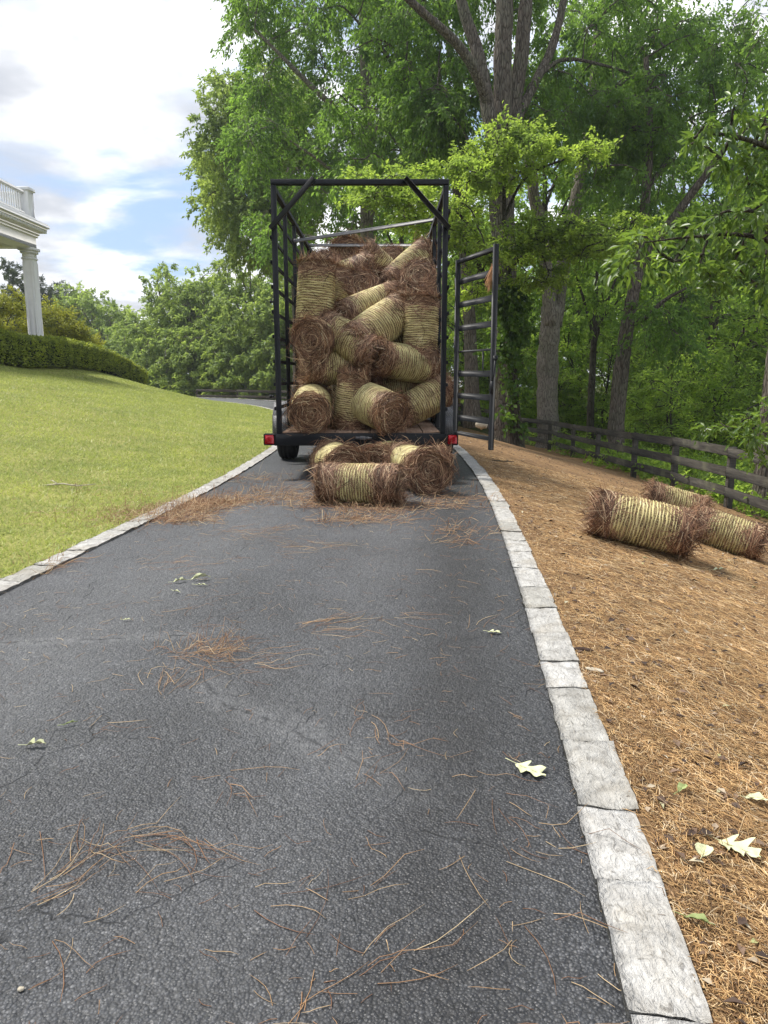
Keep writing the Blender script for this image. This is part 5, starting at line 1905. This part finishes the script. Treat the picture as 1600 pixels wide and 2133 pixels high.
# near, drawn as single bundles
for c in [(0, 1915, 170, 1800, 26, 0.02), (160, 1820, 175, 1760, 8, 0.02), (110, 1755, 400, 1760, 30, 0.016), (230, 1730, 430, 1775, 18, 0.02), (400, 1700, 440, 1740, 6, 0.02), (0, 1700, 15, 1760, 6, 0.02), (210, 1660, 220, 1740, 5, 0.02),
          (560, 2125, 790, 2010, 11, 0.012), (760, 2040, 830, 1990, 5, 0.012), (635, 1900, 690, 1885, 4, 0.012), (640, 1930, 660, 2090, 3, 0.01), (470, 1885, 530, 1880, 6, 0.02), (540, 2045, 600, 1985, 4, 0.012), (90, 1940, 130, 1995, 4, 0.01),
          (215, 1895, 310, 1850, 7, 0.015), (430, 1610, 485, 1640, 8, 0.015), (580, 1600, 660, 1570, 4, 0.012), (670, 1700, 780, 1610, 7, 0.012), (780, 1520, 825, 1545, 8, 0.02), (740, 1440, 785, 1500, 12, 0.03), (800, 1545, 780, 1600, 5, 0.02),
          (985, 1600, 1040, 1660, 8, 0.012), (1040, 1700, 1160, 1755, 8, 0.01), (1030, 1680, 1050, 1700, 4, 0.01), (1060, 1875, 1140, 1905, 4, 0.006), (1055, 1870, 1060, 1910, 2, 0.004), (1120, 2060, 1160, 2120, 3, 0.01), (960, 1760, 990, 1790, 3, 0.02), (180, 1510, 270, 1515, 5, 0.02),
          (360, 1365, 450, 1355, 190, 0.05, None, 1.0, (0.1, 0.2), 0.03), (440, 1390, 560, 1375, 26, 0.045), (320, 1470, 360, 1430, 22, 0.04), (345, 1440, 370, 1410, 14, 0.04), (580, 1310, 690, 1300, 44, 0.05), (640, 1320, 700, 1325, 8, 0.04),
          (780, 1290, 880, 1300, 18, 0.08), (850, 1180, 900, 1195, 10, 0.1), (1000, 1330, 1040, 1290, 8, 0.04), (1010, 1370, 1120, 1390, 5, 0.03), (560, 1135, 640, 1140, 70, 0.12), (440, 1110, 560, 1105, 60, 0.12), (470, 1115, 520, 1120, 30, 0.08),
          (270, 1180, 420, 1180, 40, 0.12), (320, 1270, 410, 1255, 8, 0.05), (520, 1250, 540, 1270, 5, 0.05), (400, 1310, 420, 1300, 4, 0.05)]:
    clump(*c)
# bigger drifts where the rolls were pulled out
for c in [(380, 1062, 440, 1048, 900, 0.12), (300, 1080, 430, 1055, 900, 0.17), (330, 1085, 410, 1082, 260, 0.08), (250, 1090, 340, 1070, 420, 0.18), (150, 1075, 260, 1065, 70, 0.1), (140, 1020, 160, 1070, 30, 0.12), (90, 1080, 200, 1100, 70, 0.2), (440, 1045, 640, 1040, 420, 0.16), (500, 1035, 620, 1020, 300, 0.2), (450, 1000, 560, 1000, 140, 0.22),
          (600, 1050, 800, 1062, 420, 0.13), (640, 1085, 830, 1080, 320, 0.12), (760, 1070, 900, 1050, 260, 0.13), (900, 1040, 1000, 1050, 240, 0.2), (880, 1100, 1000, 1110, 110, 0.16), (640, 990, 930, 1010, 260, 0.3), (900, 1130, 960, 1130, 50, 0.08), (60, 1195, 110, 1180, 60, 0.07), (210, 1040, 300, 1030, 60, 0.2)]:
    clump(*c, asp=0.9, lift=0.03, wid=0.0028)
# thin general scatter
n = 1900
yy = 1.05 + 7.5 * r.uniform(0, 1, n) ** 1.4
xx = r.uniform(-2.3, 1.0, n)
xs.append(xx); ys.append(yy); an.append(r.uniform(0, 6.28, n)); ln.append(r.uniform(0.015, 0.09, n)); wd.append(r.uniform(0.0009, 0.0018, n)); cu.append(r.normal(0, 0.6, n)); lf.append(r.exponential(0.003, n))
xs, ys, an, ln, wd, cu, lf = map(np.concatenate, (xs, ys, an, ln, wd, cu, lf))
V, F = needles_on(len(xs), xs, ys, an, ln, wd, cu, lf, r)
tag(link('loose_pine_needles', mesh_np('loose_pine_needles', V, [F], M['loose_needle'])), 'loose reddish pine needles dropped over the driveway and lawn edge', 'pine needles', None, 'stuff')

# needle litter on the mulch
n = 75000
y = 0.85 + 10.5 * r.uniform(0, 1, n) ** 1.75
e = r.uniform(0, 1, n) ** 1.15 * np.minimum(0.56 * y + 0.35, 5.6)
t0 = signed_t(np.zeros(n), y)
xr_ = np.interp(y, [q[0] for q in EDGE] , [q[1] for q in EDGE])
x = xr_ + KERB_W + 0.02 + e
short = e < 0.16 + 0.12 * r.random(n)
ln = np.where(short, r.uniform(0.02, 0.05, n), r.uniform(0.05, 0.13, n))
V, F = needles_on(n, x, y, r.uniform(0, 6.28, n), ln, r.uniform(0.0011, 0.0023, n) * (1 + 0.05 * y), r.normal(0, 0.8, n), r.exponential(0.006, n), r, 4)
tag(link('pine_straw_litter', mesh_np('pine_straw_litter', V, [F], M['mulch_needle'])), 'brown and gold pine straw spread over the sloping bed beside the kerb', 'pine straw', None, 'stuff')


n = 2600
y = 1.1 + 14 * r.uniform(0, 1, n) ** 1.15
x = np.interp(y, [q[0] for q in EDGE], [q[1] for q in EDGE]) + KERB_W + 0.03 + r.uniform(0, 1, n) * np.minimum(0.56 * y + 0.35, 5.4)
z = gz(x, y) + 0.008
P = np.stack([x, y, z], -1)
D = np.stack([np.cos(a_ := r.uniform(0, 6.28, n)), np.sin(a_), r.normal(0, 0.15, n)], -1)
Nn = np.stack([r.normal(0, 0.3, n), r.normal(0, 0.3, n), np.ones(n)], -1)
ln = r.uniform(0.015, 0.05, n)
V, F = leaf_geo(P, D, Nn, ln, ln * r.uniform(0.3, 0.7, n))
M['flake'] = straw_mat('litter_flake', [(0.0, (0.03, 0.02, 0.016)), (0.5, (0.08, 0.05, 0.035)), (0.8, (0.2, 0.13, 0.085)), (0.93, (0.42, 0.36, 0.26)), (1.0, (0.3, 0.33, 0.13))])
tag(link('leaf_and_bark_flakes', mesh_np('leaf_and_bark_flakes', V, [F], M['flake'])), 'small dark and pale flakes of bark and old leaf strewn over the straw bed', 'litter', None, 'stuff')


# ------------------------------------------------------------------ fallen leaves, twigs, chips
def fallen_leaf(px, py, length, rot, mat, label, lobes=3, curl=0.5, narrow=1.0, onroad=True, seed=0):
    r = np.random.default_rng(seed + 900)
    if onroad:
        p = flat(px, py)
        p[2] = 0.008
    else:
        Y = 1.0
        for _ in range(40):                                        # where the sight line meets the slope
            q = at(px, py, Y)
            g = float(gz(q[0], q[1])[0])
            Y += (q[2] - g) * 1.0
        p = at(px, py, Y)
        p[2] += 0.012
    m = 40
    u = np.linspace(0, 1, m)
    cols = np.linspace(-1, 1, 9)
    env = 0.34 * np.sin(np.pi * u ** 0.75) ** 0.8

    def side(ph):
        w = (u * lobes + ph) % 1.0
        saw = np.where(w < 0.72, w / 0.72, (1 - w) / 0.28) if lobes else np.ones(m)
        h = narrow * length * (env * (0.22 + 0.78 * saw) + 0.004)
        h[-1] = h[0] = 0.001
        return h
    hl_, hr_ = side(r.uniform(0, 0.25)), side(r.uniform(0.1, 0.4))
    Yv = np.where(cols[None] < 0, hl_[:, None], hr_[:, None]) * cols[None]
    X = u[:, None] * length + np.abs(Yv) * 0.45 * (1 if lobes else 0)
    Zv = curl * np.abs(Yv) * 0.9 + 0.25 * curl * length * np.sin(u * 2.6)[:, None] * 0.35 + 0.02 * length * np.sin(X / length * 17 + cols[None] * 3)
    V = np.stack([X - length / 2, Yv, Zv], -1).reshape(-1, 3)
    mb = MB().add(V, None, grid_faces(m, 9)[:, ::-1])
    V2 = V.copy()
    V2[:, 2] -= 0.0006
    mb.add(V2, None, grid_faces(m, 9))
    mb.tube([(-length / 2 - 0.35 * length, 0.02 * length, 0.004), (-length / 2 - 0.15 * length, 0.0, 0.004), (-length / 2 + 0.05 * length, 0, 0.003), (length * 0.3, 0, 0.01 * curl)], [0.0012, 0.0011, 0.001, 0.0006], 5)
    o = mb.build('fallen_leaf', M[mat], None, True, tuple(p))
    o.rotation_euler = (0, 0, rot)
    tag(o, label, 'fallen leaf', 'leaves fallen on the ground')


fallen_leaf(1104, 1609, 0.1, -0.75, 'pale_leaf', 'pale pronged leaf lying near the kerb on the asphalt, a dark stalk at its tip', 2, 0.2, 1.3, seed=1)
fallen_leaf(375, 1214, 0.075, 0.5, 'pale_leaf', 'curled pale leaf at the left of the far cluster of three on the asphalt', 2, 1.2, 0.6, seed=2)
fallen_leaf(418, 1209, 0.11, 0.35, 'pale_leaf', 'long rolled pale leaf at the right of the far cluster on the asphalt', 1, 1.6, 0.4, seed=3)
fallen_leaf(420, 1222, 0.065, -0.15, 'pale_leaf', 'small pale leaf just below the long rolled one on the asphalt', 2, 0.8, 0.4, seed=4)
fallen_leaf(369, 1236, 0.055, -0.6, 'pale_leaf', 'small pale leaf sliver lowest in the far cluster on the asphalt', 1, 1.0, 0.4, seed=5)
fallen_leaf(75, 1557, 0.06, 0.15, 'pale_leaf', 'crumpled pale leaf on the asphalt at the left edge', 2, 1.2, 0.7, seed=6)
fallen_leaf(147, 1512, 0.045, 0.6, 'green_leaf', 'narrow green leaf sliver on the asphalt near the left edge', 1, 1.0, 0.3, seed=7)
fallen_leaf(265, 1294, 0.035, 0.3, 'pale_leaf', 'tiny pale leaf scrap on the asphalt by the long scuff mark', 2, 0.5, 0.9, seed=8)
fallen_leaf(1030, 1321, 0.06, -0.3, 'pale_leaf', 'small pale leaf on the asphalt a little way from the kerb', 2, 0.5, 0.9, seed=9)
fallen_leaf(1466, 1782, 0.05, 1.0, 'pale_leaf', 'smooth rounded pale leaf on the mulch, left one of the near pair', 0, 0.6, 1.2, False, 10)
fallen_leaf(1538, 1778, 0.1, -0.75, 'pale_leaf', 'large lobed pale leaf on the mulch, right one of the near pair', 3, 0.35, 1.5, False, 11)
fallen_leaf(1455, 1930, 0.06, -0.5, 'green_leaf', 'folded greenish leaf on the mulch low by the kerb', 1, 1.0, 0.5, False, 12)
fallen_leaf(1420, 1650, 0.06, 0.8, 'green_leaf', 'small green leaf on the mulch beside the moss-coloured edge', 1, 0.5, 0.7, False, 13)
fallen_leaf(1498, 1190, 0.11, 0.2, 'pale_leaf', 'small pale leaf on the mulch below the far pair of rolls', 2, 0.6, 0.6, False, 14)
fallen_leaf(1575, 1672, 0.07, -0.2, 'pale_leaf', 'pale leaf scrap on the mulch at the right edge', 1, 0.4, 0.9, False, 15)


def bit(name, px, py, size, rot, mat, label, cat, seed):
    r = np.random.default_rng(seed)
    Y = 1.0
    for _ in range(40):
        q = at(px, py, Y)
        Y += q[2] - float(gz(q[0], q[1])[0])
    p = at(px, py, Y)
    n, m = 10, 8
    u = np.linspace(-1, 1, n)
    th = np.arange(m) / m * 2 * np.pi
    k = np.sqrt(np.maximum(1 - u ** 2 * 0.92, 0.02))[:, None] * (1 + r.normal(0, 0.14, (n, m)))
    V = np.stack([u[:, None] * size[0] / 2 + 0 * th[None], k * np.cos(th)[None] * size[1] / 2, k * np.sin(th)[None] * size[2] / 2], -1).reshape(-1, 3)
    F = []
    for i in range(n - 1):
        a, b = i * m + np.arange(m), i * m + (np.arange(m) + 1) % m
        F.append(np.stack([a, b, b + m, a + m], 1))
    me = mesh_np(name, V, [np.concatenate(F), np.arange(m)[None, ::-1], (n - 1) * m + np.arange(m)[None]], M[mat])
    o = link(name, me, None, (p[0], p[1], p[2] + size[2] * 0.4))
    o.rotation_euler = (0, 0.05, rot)
    tag(o, label, cat)


bit('bark_chip', 1213, 1355, (0.09, 0.03, 0.014), -0.15, 'chip', 'dark red-brown chip of bark on the mulch by the kerb', 'bark chip', 41)
bit('wood_chip', 1238, 1398, (0.07, 0.03, 0.014), -0.5, 'pale_chip', 'pale broken wood chip on the mulch just below the dark bark chip', 'wood chip', 42)
bit('pebble', 44, 2063, (0.012, 0.01, 0.008), 0.4, 'pale_chip', 'tiny white pebble on the asphalt at the bottom left', 'pebble', 44)
bit('plastic_strip', 1045, 961, (0.36, 0.05, 0.012), -0.2, 'black_steel', 'flat black strip lying on the mulch beyond the end of the gate', 'strip', 45)
bit('pale_rock', 1003, 892, (0.3, 0.24, 0.22), 0.4, 'pale_chip', 'pale rock at the foot of the great oak, seen through the gate', 'rock', 46)
# broken twig on the lawn
Y = 6.0
for _ in range(40):
    q = at(140, 1018, Y)
    Y += (q[2] - float(gz(q[0], q[1])[0])) * 2
tw = at(140, 1018, Y)
mb = MB().tube(np.array([(-0.22, 0, 0.03), (-0.05, 0.02, 0.045), (0.1, -0.02, 0.03), (0.26, 0.03, 0.04)]), [0.008, 0.007, 0.006, 0.003], 6)
mb.tube(np.array([(-0.08, 0, 0.04), (-0.16, 0.06, 0.07), (-0.2, 0.1, 0.06)]), [0.005, 0.004, 0.002], 6)
mb.tube(np.array([(0.05, 0, 0.035), (0.12, -0.05, 0.05)]), [0.005, 0.002], 6)
o = mb.build('twig', M['pale_chip'], None, True, tuple(tw))
tag(o, 'pale broken twig lying on the lawn', 'twig')

# ------------------------------------------------------------------ humid air
HAZE = 0.0005
mb = MB().box((-75, -12, -7.5), (75, 135, 27))
hm = bpy.data.materials.new('haze')
hm.use_nodes = True
hn_ = hm.node_tree.nodes
hn_.remove(hn_['Principled BSDF'])
pv = hn_.new('ShaderNodeVolumePrincipled')
pv.inputs['Color'].default_value = (0.86, 0.93, 1.0, 1)
pv.inputs['Density'].default_value = HAZE
pv.inputs['Anisotropy'].default_value = 0.35
hm.node_tree.links.new(pv.outputs[0], hn_['Material Output'].inputs['Volume'])
tag(mb.build('haze', hm), 'thin pale summer haze in the air', 'haze', None, 'stuff')
